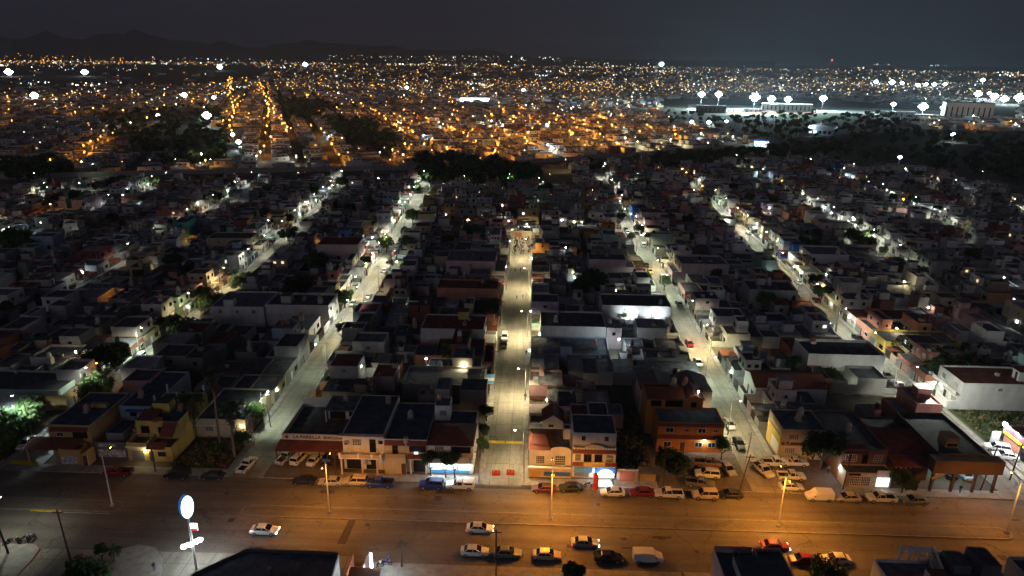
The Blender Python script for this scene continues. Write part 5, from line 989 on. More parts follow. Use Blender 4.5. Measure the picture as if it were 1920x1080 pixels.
AVC = [  # kind, colour, pixel of the ground contact middle, heading, label, extra
 ('pickup', 'red', 222, 893, PI, 'red pickup parked in front of the yellow house', None), ('van', 'black', 333, 898, PI, 'dark graffiti-painted van parked by the vacant palm lot', graff), ('sedan', 'black', 400, 900, PI, 'black car in the shade next to the graffiti van', None),
 ('pickup', 'white', 464, 880, PI / 2 - .15, 'white pickup nosed into the first left-hand street mouth', None), ('pickup', 'white', 537, 866, 1.3, 'white pickup with open bed, leftmost under the restaurant canopy', None), ('suv', 'white', 562, 868, 1.35, 'white boxy car second from left at the restaurant', None), ('sedan', 'white', 591, 870, 1.4, 'white sedan third from left at the restaurant', None), ('suv', 'black', 618, 868, PI / 2, 'black car rightmost at the restaurant', None),
 ('sedan', 'black', 571, 909, PI, 'black sedan parked on the avenue before the restaurant', None), ('sedan', 'silver', 621, 911, PI, 'silver sedan parked by the median lamp at the restaurant', None), ('suv', 'beige', 667, 911, PI, 'cream SUV parked in front of the balcony house', None), ('pickup', 'blue', 712, 914, PI, 'blue pickup parked behind the cream SUV', None), ('suv', 'blue', 809, 917, PI, 'dark blue SUV parked outside the lit corner shop', None), ('pickup', 'white', 863, 918, PI, 'white pickup with camper shell outside the corner shop', camper),
 ('sedan', 'dark red', 1020, 924, PI, 'dark red sedan parked right of the central street mouth', None), ('sedan', 'black', 1070, 922, PI, 'black sedan parked by the white bungalow', None), ('sedan', 'white', 1148, 931, PI, 'white sedan in the glare of the cyan-lit shop', None), ('sedan', 'red', 1203, 931, PI, 'red sedan behind the white sedan at the lit shop', None), ('pickup', 'white', 1253, 934, PI, 'white pickup parked by the round tree', None),
 ('pickup', 'brown', 1326, 877, -.1, 'brown pickup, topmost in the crowded corner car park', None), ('suv', 'white', 1325, 898, PI - .1, 'white SUV below the brown pickup', None), ('pickup', 'grey', 1312, 914, -.2, 'grey pickup hidden behind the cream SUV', None), ('suv', 'beige', 1321, 936, PI, 'cream SUV at the front of the corner car park', None), ('sedan', 'black', 1368, 935, PI, 'black sedan beside the leaning wooden pole', None), ('sedan', 'silver', 1364, 888, -PI / 2 + .25, 'silver sedan pointing at the avenue beside the corner car park', None),
 ('pickup', 'white', 1429, 890, -PI / 2 + .35, 'white pickup angled toward the avenue, right of the street mouth', None), ('pickup', 'white', 1453, 876, 0, 'white pickup topmost before the cream corner house', None), ('pickup', 'white', 1488, 876, 0, 'white truck with cargo cage before the cream corner house', rack), ('pickup', 'white', 1482, 902, 0, 'white double-cab pickup below the cage truck', None), ('sedan', 'white', 1482, 920, 0, 'white sedan below the double-cab pickup', None), ('van', 'white', 1535, 939, PI, 'white delivery van parked by the amber lamp', None), ('sedan', 'beige', 1588, 941, PI, 'cream sedan parked before the brown shop house', None), ('pickup', 'white', 1650, 942, PI, 'white off-road pickup before the glowing price boards', None), ('sedan', 'grey', 1713, 946, PI, 'grey sedan in the shade of the garage building', None),
 ('sedan', 'white', 890, 1042, 0, 'white sedan, leftmost of the cars along the near kerb', None), ('sedan', 'grey', 951, 1045, 0, 'grey sedan second along the near kerb', None), ('sedan', 'beige', 1025, 1049, 0, 'cream sedan with yellow roof along the near kerb', taxi), ('sedan', 'black', 1140, 1053, 0, 'black sedan along the near kerb', None), ('van', 'white', 1214, 1054, 0, 'white van rightmost along the near kerb', None), ('hatchback', 'red', 1502, 1058, PI, 'red hatchback at the near kerb by the stepped roof', None), ('sedan', 'white', 1566, 1057, PI, 'white sedan at the near kerb behind the garden wall', None),
 ('suv', 'white', 1868, 848, PI - .35, 'white SUV in the store car park, farther one', None), ('sedan', 'white', 1884, 862, PI - .3, 'white sedan in the store car park, nearer one', None), ('sedan', 'white', 50, 838, -PI / 2 + .1, 'white sedan parked at the mouth of the far left street', None)]
for kind, col, px, py, ang, lab, ex in AVC:
    x, y = G(px, py - 3); car(kind, col, x, y, ang, lab, z=.146 if (109.9 < y < 121 and -50 < x < 60 and not -10 < x < 0) else .0, extra=ex)
for kind, col, px, py, ang, lab in (('sedan', 'white', 497, 999, 0, 'white car driving right on the avenue past the oval sign'), ('sedan', 'white', 900, 996, 0, 'white car driving on the avenue with bright lamps, middle'), ('sedan', 'silver', 1097, 1023, 0, 'silver car driving on the avenue near the parked van'), ('sedan', 'red', 1452, 1029, 0, 'red car driving on the avenue at right')):
    x, y = G(px, py); car(kind, col, x, y, ang, lab, True, group='cars driving on the avenue')
# cars along the streets, given by pixel
SC = [('sedan', 'silver', 535, 778, 1), ('sedan', 'black', 487, 812, 1), ('suv', 'white', 263, 675, -2), ('sedan', 'silver', 303, 645, -2), ('sedan', 'red', 1297, 648, 1), ('hatchback', 'yellow', 1225, 512, 1), ('sedan', 'white', 1233, 521, 1), ('sedan', 'black', 1597, 636, 2), ('suv', 'white', 1586, 658, 2), ('sedan', 'white', 1490, 532, 2), ('sedan', 'dark red', 1525, 565, 2), ('pickup', 'white', 1695, 728, 2), ('sedan', 'grey', 1646, 712, 2), ('hatchback', 'green', 1790, 820, 2), ('sedan', 'dark red', 1752, 782, 2), ('van', 'white', 1475, 525, 2),
      ('sedan', 'silver', 667, 572, -1), ('sedan', 'grey', 682, 558, -1), ('sedan', 'white', 722, 510, -1), ('suv', 'black', 730, 492, -1), ('sedan', 'red', 740, 476, -1), ('sedan', 'white', 747, 468, -1), ('sedan', 'silver', 752, 460, -1), ('pickup', 'black', 757, 453, -1), ('sedan', 'white', 786, 443, -1), ('sedan', 'grey', 797, 440, -1), ('sedan', 'black', 922, 650, 0), ('suv', 'white', 1205, 462, 1), ('sedan', 'red', 1182, 446, 1), ('sedan', 'white', 1183, 438, 1), ('sedan', 'dark red', 1197, 440, 1), ('sedan', 'black', 1163, 440, 1), ('sedan', 'grey', 1265, 572, 1), ('sedan', 'white', 1290, 683, 1), ('sedan', 'black', 1220, 500, 1), ('sedan', 'white', 1411, 440, 2), ('sedan', 'red', 1440, 502, 2), ('sedan', 'white', 569, 425, -2), ('sedan', 'grey', 574, 431, -2), ('sedan', 'white', 597, 380, -2), ('sedan', 'black', 606, 367, -2), ('suv', 'white', 925, 643, 0)]
cnt = {}; row_ = []
for kind, col, px, py, i in SC:
    x, y = G(px, py); c0 = sx(i, y); s = 1 if x >= c0 else -1; x = c0 + s * min(max(abs(x - c0), HW(i) - 1.15), HW(i) - .95)
    while any(abs(q[0] - x) < 2 and abs(q[1] - y) < 5.3 for q in cnt.get(i, [])): y += .7
    cnt.setdefault(i, []).append((x, y)); row_.append((y, x, s, i, kind, col))
row_.sort(); num = {}
for y, x, s, i, kind, col in row_:
    num[(i, s)] = num.get((i, s), 0) + 1; a = PI / 2 - sang(i, y)
    car(kind, col, x, y, a if s > 0 else a + PI, '%s %s, %s car from avenue on the %s side of %s' % (col, kind, ordinal(num[(i, s)]), SIDE[s], SNAME[i]), group='cars parked along the side streets')
# cars inside the open garage
car('sedan', 'black', 80.5, 115.5, PI / 2, 'black car inside the blue-lit open garage', z=.02, group=None); car('sedan', 'silver', 83.4, 115.2, PI / 2, 'silver car inside the blue-lit open garage', z=.02, group=None)

# motorbikes
def bike(x, y, a, col, label):
    t = thing('motorbike', label, 'motorbike', (x, y, .14), a, 'motorbikes'); mat('bike_' + col, PAINT[col], .4, 0)
    for xx in (-.62, .65):
        wh = obj('wheel', MB().loft([[(.3 * math.cos(2 * PI * k / 14), yy, .3 * math.sin(2 * PI * k / 14)) for k in range(14)] for yy in (-.06, .06)], 'tyre'), t, (xx, 0, .3)); obj('rim', MB().loft([[(.18 * math.cos(2 * PI * k / 10), yy, .18 * math.sin(2 * PI * k / 10)) for k in range(10)] for yy in (-.065, .065)], 'rim'), wh)
    obj('frame', MB().bar((-.62, 0, .3), (0, 0, .45), .05, 'iron').bar((0, 0, .45), (.45, 0, .95), .05, 'iron').bar((.65, 0, .3), (.42, 0, 1.0), .035, 'rim').box(-.25, .2, -.14, .14, .28, .6, 'metal_grey'), t)
    obj('tank', MB().ball(.15, 0, .82, .25, 'bike_' + col, 8, .17), t); obj('seat', MB().box(-.65, 0, -.13, .13, .74, .84, 'tyre'), t); obj('handlebar', MB().bar((.4, -.36, 1.05), (.4, .36, 1.05), .02, 'iron'), t); obj('headlight', MB().ball(.56, 0, .9, .1, 'lamp_glass_off', 7), t)
bike(*G(1103, 914), .1, 'black', 'black motorbike beside the red cabinet at the lit shop'); bike(*G(1147, 906), 1.8, 'grey', 'dark motorbike by the pink wall next to the lit shop'); bike(*G(724, 1062), .3, 'blue', 'blue motorbike on the bright forecourt at the bottom'); bike(*G(712, 1064), 1.1, 'white', 'white scooter next to the blue motorbike at the bottom')
for k, (px, py, c) in enumerate(((25, 1018, 'grey'), (46, 1016, 'black'), (60, 1013, 'pale blue'))): bike(*G(px, py), .6 + .5 * k, c, '%s motorbike by the island kerb at bottom left' % c)

# ------------------------------------------------------------------ poles and cables
def pole(px, py, h, lean, label, wood=True):
    x, y = G(px, py); t = thing('utility_pole', label, 'pole', (x, y, 0), 0, 'utility poles'); mt = 'pole_wood' if wood else 'pole_concrete'
    obj('shaft', MB().bar((0, 0, 0), (lean[0], lean[1], h), .15, mt, 8, .1), t); obj('crossarm', MB().box(lean[0] - .8, lean[0] + .8, lean[1] - .06, lean[1] + .06, h - .6, h - .46, mt), t)
    for k in (-.6, 0, .6): obj('insulator', MB().cyl(lean[0] + k, lean[1], h - .46, h - .3, .05, 'tank_terracotta', 6), t)
    return Vector((x + lean[0], y + lean[1], h - .35))
tops = [pole(133, 1052, 9.5, (-.3, 0), 'dark wooden pole standing by the red kerb at bottom left'), pole(930, 1085, 9, (0, 0), 'dark wooden pole between the near kerb cars'), pole(753, 1063, 5, (.2, 0), 'short dark post by the blue motorbike'), pole(1385, 925, 8, (1.3, .3), 'leaning wooden pole beside the black sedan of the car park'), pole(1580, 918, 7.5, (.3, 0), 'wooden pole at the brown shop house corner'), pole(1838, 920, 9, (1.2, .3), 'wooden pole at the garage building corner'), pole(1893, 900, 8, (.5, 0), 'thin pole in the store car park'), pole(16, 1038, 7, (-.6, 0), 'dark pole by the motorbikes at bottom left'), pole(292, 885, 8, (-.1, 0), 'wooden pole before the yellow house'), pole(630, 892, 6, (0, 0), 'dark pole before the restaurant corner'), pole(508, 800, 8, (-.5, 0), 'pale pole at the first left-hand street', False), pole(479, 838, 7, (-.3, 0), 'pale pole by the vacant lot shrubs', False), pole(1398, 868, 7, (.4, 0), 'thin pole beside the lamp-lit cream house wall', False), pole(1242, 915, 7.5, (0, 0), 'dark pole through the round tree')]
tops.append(pole(982, 905, 8, (0, 0), 'slim pole on the right pavement at the central street mouth', False)); tops.append(pole(898, 905, 7, (0, 0), 'slim pole on the left pavement at the central street mouth', False))
RP = random.Random(5)
for i, s in ((0, -1), (1, 1), (2, -1), (-1, 1), (-2, 1)):
    prev = None
    for n in range(5):
        y = 150 + n * 34 + RP.uniform(-3, 3); x = sx(i, y) + s * (HW(i) + .4); q = PX(x, y)
        if y > ST[i][-1][1]: continue
        top = pole(q[0], q[1], 8.5, (RP.uniform(-.2, .2), 0), 'concrete power pole on the %s pavement of %s, %s from avenue' % (SIDE[s], SNAME[i], ordinal(n + 1)), False)
        if prev:
            mid = (prev + top) / 2 - Vector((0, 0, .9)); m_ = MB()
            m_.bar(prev, mid, .03, 'tyre', 4).bar(mid, top, .03, 'tyre', 4)
            tag(obj('power_cable', m_), 'sagging power cable over the %s pavement of %s, %s span' % (SIDE[s], SNAME[i], ordinal(n)), 'cable', 'power cables')
        prev = top
# ------------------------------------------------------------------ people
def body_mesh(name, stride, armsw):
    J = [((0, 0, .95), .15), ((0, 0, 1.15), .145), ((0, 0, 1.38), .16), ((0, 0, 1.50), .07), ((0, .02, 1.62), .10), ((0, .01, 1.72), .085),
         ((-.1, 0, .90), .10), ((-.11, stride * .5 - .0, .50), .07), ((-.11, stride, .10), .05), ((-.11, stride + .12, .04), .045), ((.1, 0, .90), .10), ((.11, -stride * .3, .50), .07), ((.11, -stride, .10), .05), ((.11, -stride + .12, .04), .045),
         ((-.20, 0, 1.40), .065), ((-.25, -armsw * .4, 1.12), .05), ((-.25, armsw * .2, .88), .04), ((-.25, armsw * .3, .78), .035), ((.20, 0, 1.40), .065), ((.25, armsw * .4, 1.12), .05), ((.25, armsw, .90), .04), ((.25, armsw * 1.2, .80), .035)]
    E = [(0, 1), (1, 2), (2, 3), (3, 4), (4, 5), (0, 6), (6, 7), (7, 8), (8, 9), (0, 10), (10, 11), (11, 12), (12, 13), (2, 14), (14, 15), (15, 16), (16, 17), (2, 18), (18, 19), (19, 20), (20, 21)]
    me = bpy.data.meshes.new('tmp'); me.from_pydata([j[0] for j in J], E, []); o = bpy.data.objects.new('tmp', me); COL.objects.link(o)
    sk = o.modifiers.new('s', 'SKIN'); 
    for k, v in enumerate(me.skin_vertices[0].data): v.radius = (J[k][1], J[k][1]); v.use_root = (k == 0)
    ss = o.modifiers.new('u', 'SUBSURF'); ss.levels = ss.render_levels = 1
    bm_ = bpy.data.meshes.new_from_object(o.evaluated_get(bpy.context.evaluated_depsgraph_get())); bpy.data.objects.remove(o)
    bm_.name = name; bm_.materials.clear()
    for n in ('cloth_shirt', 'cloth_trousers', 'skin', 'hair'): bm_.materials.append(MATS[n])
    for p in bm_.polygons:
        c = p.center; p.use_smooth = True
        p.material_index = 1 if c.z < .98 and abs(c.x) < .2 else (3 if c.z > 1.68 or (c.z > 1.58 and c.y < -.02) else (2 if c.z > 1.47 or (abs(c.x) > .2 and c.z < 1.15) else 0))
    return bm_
for n, c in (('cloth_shirt', (.3, .3, .3)), ('cloth_trousers', (.04, .045, .07)), ('skin', (.35, .2, .13)), ('hair', (.02, .015, .012))): mat(n, c, .85, 0)
CL = {'white': (.65, .65, .65), 'black': (.02, .02, .02), 'red': (.4, .03, .03), 'blue': (.04, .09, .35), 'orange': (.5, .16, .03), 'grey': (.2, .2, .2), 'pink': (.5, .2, .25), 'yellow': (.55, .42, .06)}
for k, c in CL.items(): mat('cloth_' + k, c, .85, 0)
BODY = [body_mesh('person', .05, .05), body_mesh('person', .28, .18), body_mesh('person', .12, .3)]
def person(x, y, a, shirt, trousers, pose, label, group=None, z=.0, s=1.0):
    o = tag(obj('person', BODY[pose], None, (x, y, z), (0, 0, a), (s, s, s)), label, 'person', group)
    for k, n in ((0, 'cloth_' + shirt), (1, 'cloth_' + trousers)): o.material_slots[k].link = 'OBJECT'; o.material_slots[k].material = MATS[n]
    return o
rp = random.Random(77); pts = []
while len(pts) < 74:
    x, y = rp.uniform(-7.8, .4) , 290 - abs(rp.gauss(0, 12)) - 1
    if y < 262: continue
    if all((x - a) ** 2 + (y - b) ** 2 > .55 for a, b in pts): pts.append((x, y))
pts.sort(key=lambda p: -p[1]); seen = {}
for n, (x, y) in enumerate(pts):
    c = rp.choice(list(CL)); t = rp.choice(('black', 'blue', 'grey', 'trousers')); seen[c] = seen.get(c, 0) + 1
    person(x, y, rp.uniform(-.8, .8) if rp.random() < .75 else rp.uniform(0, 6), c, t, rp.choice((0, 0, 2)), 'person in a %s top standing in the street crowd, %s of these from the tents' % (c, ordinal(seen[c])), 'crowd at the far end of the central street', s=rp.uniform(.9, 1.04))
for px, py, c, ps, lab in ((966, 510, 'black', 1, 'person in black walking alone toward the crowd, left of a pair'), (976, 510, 'blue', 1, 'person in blue walking toward the crowd, right of a pair'), (969, 562, 'black', 1, 'person in black in mid street near the bright kerb line'), (980, 560, 'grey', 0, 'person in grey standing mid street, middle of three'), (986, 560, 'blue', 0, 'person in blue at the right kerb of the central street'), (987, 668, 'black', 1, 'person in black walking on the right pavement of the central street'), (985, 745, 'white', 1, 'person in white near the cable marks on the central street'), (941, 515, 'black', 0, 'person in black at the left kerb of the central street'), (727, 1058, 'blue', 0, 'person in blue beside the blue motorbike'), (858, 888, 'black', 0, 'person in black before the lit corner shop, left one'), (879, 886, 'black', 1, 'person in black before the lit corner shop, right one'), (1552, 888, 'grey', 0, 'person in grey by the lamp at the brown shop house'), (1799, 925, 'black', 1, 'person in black walking before the blue-lit garage'), (1000, 480, 'white', 0, 'person in white on the right pavement near the crowd'), (998, 498, 'red', 0, 'person in red on the right pavement near the crowd'), (290, 1072, 'black', 0, 'person in black on the round kerb at bottom left')):
    x, y = G(px, py); person(x, y, rp.uniform(0, 6), c, 'black' if c != 'black' else 'blue', ps, lab, 'people in the street', .14 if (y < 112 or px > 983) else .0)
# ------------------------------------------------------------------ trees, palms, shrubs
def crown_mesh(seed, n, leaf, mats, rx=1, rz=.8, clumps=9):
    r = random.Random(seed); mb = MB(); cs = []
    for _ in range(clumps):
        a = r.uniform(0, 2 * PI); q = r.uniform(.25, .68); cs.append((q * math.cos(a) * rx, q * math.sin(a) * rx, r.uniform(-.45, .55) * rz, r.uniform(.3, .5)))
    for k in range(n):
        c = cs[k % clumps]; d = Vector((r.gauss(0, 1), r.gauss(0, 1), r.gauss(0, 1))).normalized() * c[3] * r.random() ** .35
        p = Vector((c[0], c[1], c[2])) + d; u = (Vector((r.gauss(0, 1), r.gauss(0, 1), r.gauss(0, .7)))).normalized(); v = u.orthogonal().normalized(); s = leaf * r.uniform(.6, 1.3)
        mb.quad(tuple(p - u * s), tuple(p + v * s * .55), tuple(p + u * s), tuple(p - v * s * .55), mats[k % clumps % len(mats)])
    return mb
CROWN = [crown_mesh(k, 2000, .115, ms, clumps=13) for k, ms in enumerate((('leaf_dark', 'leaf_mid'), ('leaf_mid', 'leaf_dark'), ('leaf_dark', 'leaf_dark', 'leaf_mid'), ('leaf_mid', 'leaf_light')))]
def trunk_mesh(seed):
    r = random.Random(seed); mb = MB(); mb.bar((0, 0, 0), (.02, .01, .55), .055, 'bark', 7, .042)
    for k in range(5):
        a = 2 * PI * k / 5 + r.uniform(-.3, .3); q = (.28 * math.cos(a), .28 * math.sin(a), .78 + r.uniform(-.05, .12)); mb.bar((.02, .01, .5), q, .034, 'bark', 5, .016); mb.bar(q, (q[0] * 1.8, q[1] * 1.8, q[2] + .18), .016, 'bark', 4, .006)
    return mb
TRUNK = [trunk_mesh(k) for k in range(3)]
def tree(x, y, h, rad, label, v=0, group='trees of the quarter', name='tree'):
    t = thing(name, label, 'tree', (x, y, 0), (x * 7 + y) % 6.28, group); obj('trunk', TRUNK[v % 3], t, sc=(h * .62, h * .62, h * .62)); obj('crown', CROWN[v % 4], t, (0, 0, h - rad * .72), sc=(rad * 1.28, rad * 1.28, rad * 1.12))
    return t
TR = [(1257, 905, 6.5, 2.9, 'round dark tree on a bare trunk by the corner car park', 2), (1537, 880, 7.2, 3.3, 'big round dark tree beside the cream corner house', 0), (1352, 862, 4.5, 1.6, 'green shrub-like tree in front of the orange house', 3), (20, 838, 7, 4.2, 'bright green tree lit by the cold lamp at the left edge', 3), (62, 800, 6, 3.2, 'second green tree behind the lit canopy', 3), (916, 565, 6.5, 3.0, 'dark tree, upper of two on the left of the central street', 2), (914, 598, 6.5, 3.0, 'dark tree, lower of two on the left of the central street', 2), (808, 893, 5.0, 1.35, 'small tree with thin trunk before the lit shop, left', 0), (836, 896, 5.0, 1.35, 'small tree with thin trunk before the lit shop, middle', 2), (853, 897, 5.4, 1.3, 'small tree with thin trunk before the lit shop, right', 0), (165, 1100, 4, 2.8, 'dark tree top at the bottom left edge', 2), (193, 1052, 2.8, .9, 'small thin sapling by the red kerb', 1), (1545, 1100, 4.6, 2.2, 'leafy tree top behind the pale garden wall', 1), (1075, 1100, 3.6, 1.5, 'sparse reddish-lit tree at the near kerb', 1), (262, 820, 4, 1.6, 'small tree behind the blue house', 1), (1690, 925, 4.4, 1.9, 'dark bush tree by the shop with price boards', 2), (455, 838, 3.2, 1.8, 'lit green shrub by the vacant lot pole', 3), (480, 800, 5, 2.0, 'tree behind the pale pole at first left-hand street', 3),
      (190, 705, 7, 4.0, 'large dark tree on the second left-hand street', 0), (190, 750, 6, 3.4, 'dark green tree behind the ochre corner house', 3), (215, 690, 6.5, 3.0, 'tree by the parked white car at left', 2), (385, 560, 4, 2.4, 'clipped round hedge tree by lamp at left', 3), (385, 585, 4.5, 2.6, 'round tree below the clipped hedge tree', 2), (455, 545, 5.5, 3.0, 'dark tree beside the second left-hand street', 0), (350, 640, 6, 3.2, 'tree by the long white house', 0), (20, 475, 9, 5.5, 'glowing green tree at the left edge', 3), (45, 478, 7, 4.5, 'lit tree next to the glowing green tree', 3), (540, 455, 6, 3.0, 'tree by the bending street at left', 2), (725, 475, 6.5, 2.8, 'lamp-lit green tree on the first left-hand street', 3), (765, 468, 5.5, 2.6, 'green tree across from the lamp-lit one', 3), (845, 670, 4.5, 1.8, 'small palm-like tree by the parked car, central street', 3), (560, 560, 7, 4.2, 'dark tree mass in yards left of centre', 0), (600, 505, 7, 4.0, 'dark tree left of the pink wall', 2), (1085, 560, 6, 3.5, 'dark yard tree right of the central street', 2), (1110, 545, 6.5, 4.2, 'large dark yard tree by the pink house', 0), (1245, 545, 5, 2.0, 'small tree by the gabled house', 1), (1505, 470, 6, 3.0, 'tree on the second right-hand street', 3), (1440, 535, 5, 2.4, 'lit shrub by the street at right', 3), (1600, 460, 7, 3.8, 'yard tree at right lit green', 3), (1625, 472, 6, 3.0, 'second yard tree at right', 3), (1690, 520, 6, 3.0, 'palm-like yard tree far right', 0), (1740, 505, 7, 3.6, 'dark yard tree far right', 2), (1560, 722, 4, 2.4, 'dark tree beside second right-hand street', 2), (1765, 705, 5.5, 5.0, 'huge dark tree beside the white house', 0), (1720, 676, 5.5, 4.6, 'second huge dark tree in the black lot', 0), (1822, 700, 5.5, 4.6, 'third huge dark tree in the black lot', 2)]
for px, py, h, rad, lab, v in TR: x, y = G(px, py); tree(x, y, h, rad, lab, v)
for (xa, ya, h, rad, lab, v) in ((-8.9, 118.5, 3.2, 1.2, 'shrub on the left pavement of the central street, nearest the avenue', 2), (-9.2, 124, 3.0, 1.2, 'second shrub on the left pavement of the central street', 0), (-9.1, 131, 3.6, 1.4, 'third shrub on the left pavement of the central street', 3)): tree(xa, ya, h, rad, lab, v)
rt = random.Random(9); row_ = []
for i in sorted(ST):
    for s in (-1, 1):
        for k in range(7):
            y = rt.uniform(150, ST[i][-1][1]); yard = rt.random() < .5; x = sx(i, y) + s * (rt.choice((19.5, 23)) if yard else HW(i) + .7); q = PX(x, y)
            if not (0 < q[0] < 1920) or not far_ok(x, y) or (i == 0 and y < 280): continue
            row_.append((i, s, yard, y, x))
row_.sort(); num = {}
for i, s, yard, y, x in row_:
    num[(i, s, yard)] = num.get((i, s, yard), 0) + 1; n = ordinal(num[(i, s, yard)])
    tree(x, y, rt.uniform(4.5, 7.5), rt.uniform(1.5, 2.9), ('%s yard tree from avenue, %s of %s' if yard else '%s kerb tree from avenue, %s side of %s') % (n, SIDE[s], SNAME[i]), rt.randrange(4))
# palms
def palm_frond(L, droop, seed, mt):
    r = random.Random(seed); mb = MB(); prev = None; pts = []
    for k in range(8):
        t = k / 7; pts.append(Vector((L * t * (1 - .18 * t), 0, L * (.42 * t - droop * t * t))))
    for a, b in zip(pts, pts[1:]): mb.bar(a, b, .03, mt, 3)
    for k in range(1, 8):
        for s in (-1, 1):
            for j in (0, .5):
                p = pts[k] * (1 - j * .1) ; l = L * (.30 * math.sin(PI * (k + .4) / 8) + .08)
                mb.quad(tuple(p), tuple(p + Vector((.16, s * l * .5, -.05))), tuple(p + Vector((.30, s * l, -l * .45))), tuple(p + Vector((.05, s * l * .5, -.12))), mt)
    return mb
FR = [palm_frond(2.4, .55, 1, 'leaf_mid'), palm_frond(2.3, .95, 2, 'leaf_dark'), palm_frond(1.9, 1.7, 3, 'leaf_dry')]
def palm(x, y, h, label, skirt=True, s=1.0):
    t = thing('palm_tree', label, 'palm', (x, y, 0), 0, 'palm trees'); r = random.Random(int(x * 10))
    lean = (r.uniform(-.5, .5), r.uniform(-.3, .3)); segs = 6; m_ = MB()
    for k in range(segs): a, b = k / segs, (k + 1) / segs; m_.bar((lean[0] * a * a, lean[1] * a * a, h * a), (lean[0] * b * b, lean[1] * b * b, h * b), .24 - .08 * a, 'bark_palm', 8, .24 - .08 * b)
    obj('trunk', m_, t)
    for k in range(22): obj('frond', FR[0] if k % 2 else FR[1], t, (lean[0], lean[1], h), (0, r.uniform(-.75, .45), 2 * PI * k / 22 + r.uniform(-.1, .1)), (s, s, s))
    if skirt:
        for k in range(16): obj('dry_frond', FR[2], t, (lean[0], lean[1], h - .1 - .09 * k), (0, r.uniform(.3, .9), 2 * PI * k / 7.3), (s, s, s))
palm(*G(412, 830), 15.5, 'tallest palm with bare trunk in the vacant lot'); palm(*G(440, 856), 10.5, 'palm with shaggy dry skirt at the front of the vacant lot'); palm(*G(365, 822), 9.5, 'palm against the yellow house side wall', True, 1.25)
palm(*G(842, 700), 5.5, 'small palm on the left pavement of the central street', False, .7); palm(*G(262, 480), 9, 'palm by the first left-hand street, lamp-lit', False); palm(*G(217, 1052), 2.2, 'bare little palm with pale trunk by the round kerb', False, .5); palm(*G(1700, 500), 9, 'palm in the far right yards', False)
# weeds on the vacant lots
wd = MB(); rw_ = random.Random(4)
for (x0, x1, y0, y1, n) in ((-67.5, -57.8, 111, 121, 900), (96.5, 127, 128.4, 141.4, 2600), (16.9, 23.8, 112, 137, 900)):
    for _ in range(n):
        x, y = rw_.uniform(x0, x1), rw_.uniform(y0, y1); s = rw_.uniform(.12, .4); a = rw_.uniform(0, PI)
        wd.quad((x - s * math.cos(a), y - s * math.sin(a), 0), (x + s * math.cos(a), y + s * math.sin(a), 0), (x + s * .6 * math.cos(a) + .1, y + s * .6 * math.sin(a), s * 1.6), (x - s * .7 * math.cos(a), y - s * .7 * math.sin(a) + .1, s * 1.5), rw_.choice(('leaf_mid', 'leaf_dark', 'leaf_dry')))
tag(obj('weeds', wd), 'weeds and dry grass on the vacant lots', 'weeds', kind='stuff')
# ------------------------------------------------------------------ the city beyond the canal
UA = math.radians(20.6); UX, UY = math.cos(UA), math.sin(UA)
def uv(u, v): return (u * UX - v * UY, 470 + u * UY + v * UX)
def beyond(x, y):
    a = diag(20)
    if x < -420: return y > 372
    for (xa, ya), (xb, yb) in zip(a, a[1:]):
        if xa <= x <= xb: return y > ya + (yb - ya) * (x - xa) / (xb - xa)
    return y > 820
FSET = [('white', 14), ('off-white', 12), ('cream', 5), ('pale grey', 16), ('bare grey', 12), ('pale pink', 6), ('salmon', 1.5), ('sand', 6), ('pale blue', 2), ('brick red', 2), ('block grey', 6), ('ochre', 1)]
rf_ = random.Random(31); HS = MB(); LS = MB(); FARW = [a for a, _ in WSET]
for k, c in BULB.items():
    mat('suburb_' + k, (.8, .8, .8), .4, 0, emit=c, estr=2.4); m_ = mat('far_' + k, (.8, .8, .8), .4, 0, emit=(c if k != 'amber' else (1, .42, .07)), estr=3.0); m_.cycles.emission_sampling = 'NONE'; MATS['suburb_' + k].cycles.emission_sampling = 'NONE'
for k, c in BULB.items():
    for lv, es in enumerate((1.1, 2.4, 6.0)):
        cc = c if k != 'amber' else (1, .42, .06)
        for pre in ('suburb_', 'far_'): m_ = mat('%s%s_%d' % (pre, k, lv), (.8, .8, .8), .4, 0, emit=cc, estr=es); m_.cycles.emission_sampling = 'NONE'
def lv_(): return '_%d' % rf_.choice((0, 0, 0, 1, 1, 2))
def patch(x, y): return .5 + .25 * math.sin(x * .0061 + 1.3 * math.sin(y * .0037)) + .25 * math.sin(y * .0083 + 1.7 * math.sin(x * .0045 + 2))
def oct_(mb, x, y, z, r, mt):
    i = len(mb.v); mb.v += [(x - r, y, z), (x, y - r, z), (x + r, y, z), (x, y + r, z), (x, y, z + r), (x, y, z - r)]
    mb.f += [(i, i + 1, i + 4), (i + 1, i + 2, i + 4), (i + 2, i + 3, i + 4), (i + 3, i, i + 4), (i + 1, i, i + 5), (i + 2, i + 1, i + 5), (i + 3, i + 2, i + 5), (i, i + 3, i + 5)]; mb.m += [mt] * 8
def rbox(mb, cx, cy, ang, w, d, z0, z1, mt, top):
    c, s = math.cos(ang), math.sin(ang); mb.prism([(cx + a * c - b * s, cy + a * s + b * c) for a, b in ((-w / 2, -d / 2), (w / 2, -d / 2), (w / 2, d / 2), (-w / 2, d / 2))], z0, z1, mt, top)
nl = 0; nh = 0; LPOS = []
LN = [a for a, _ in RSET]
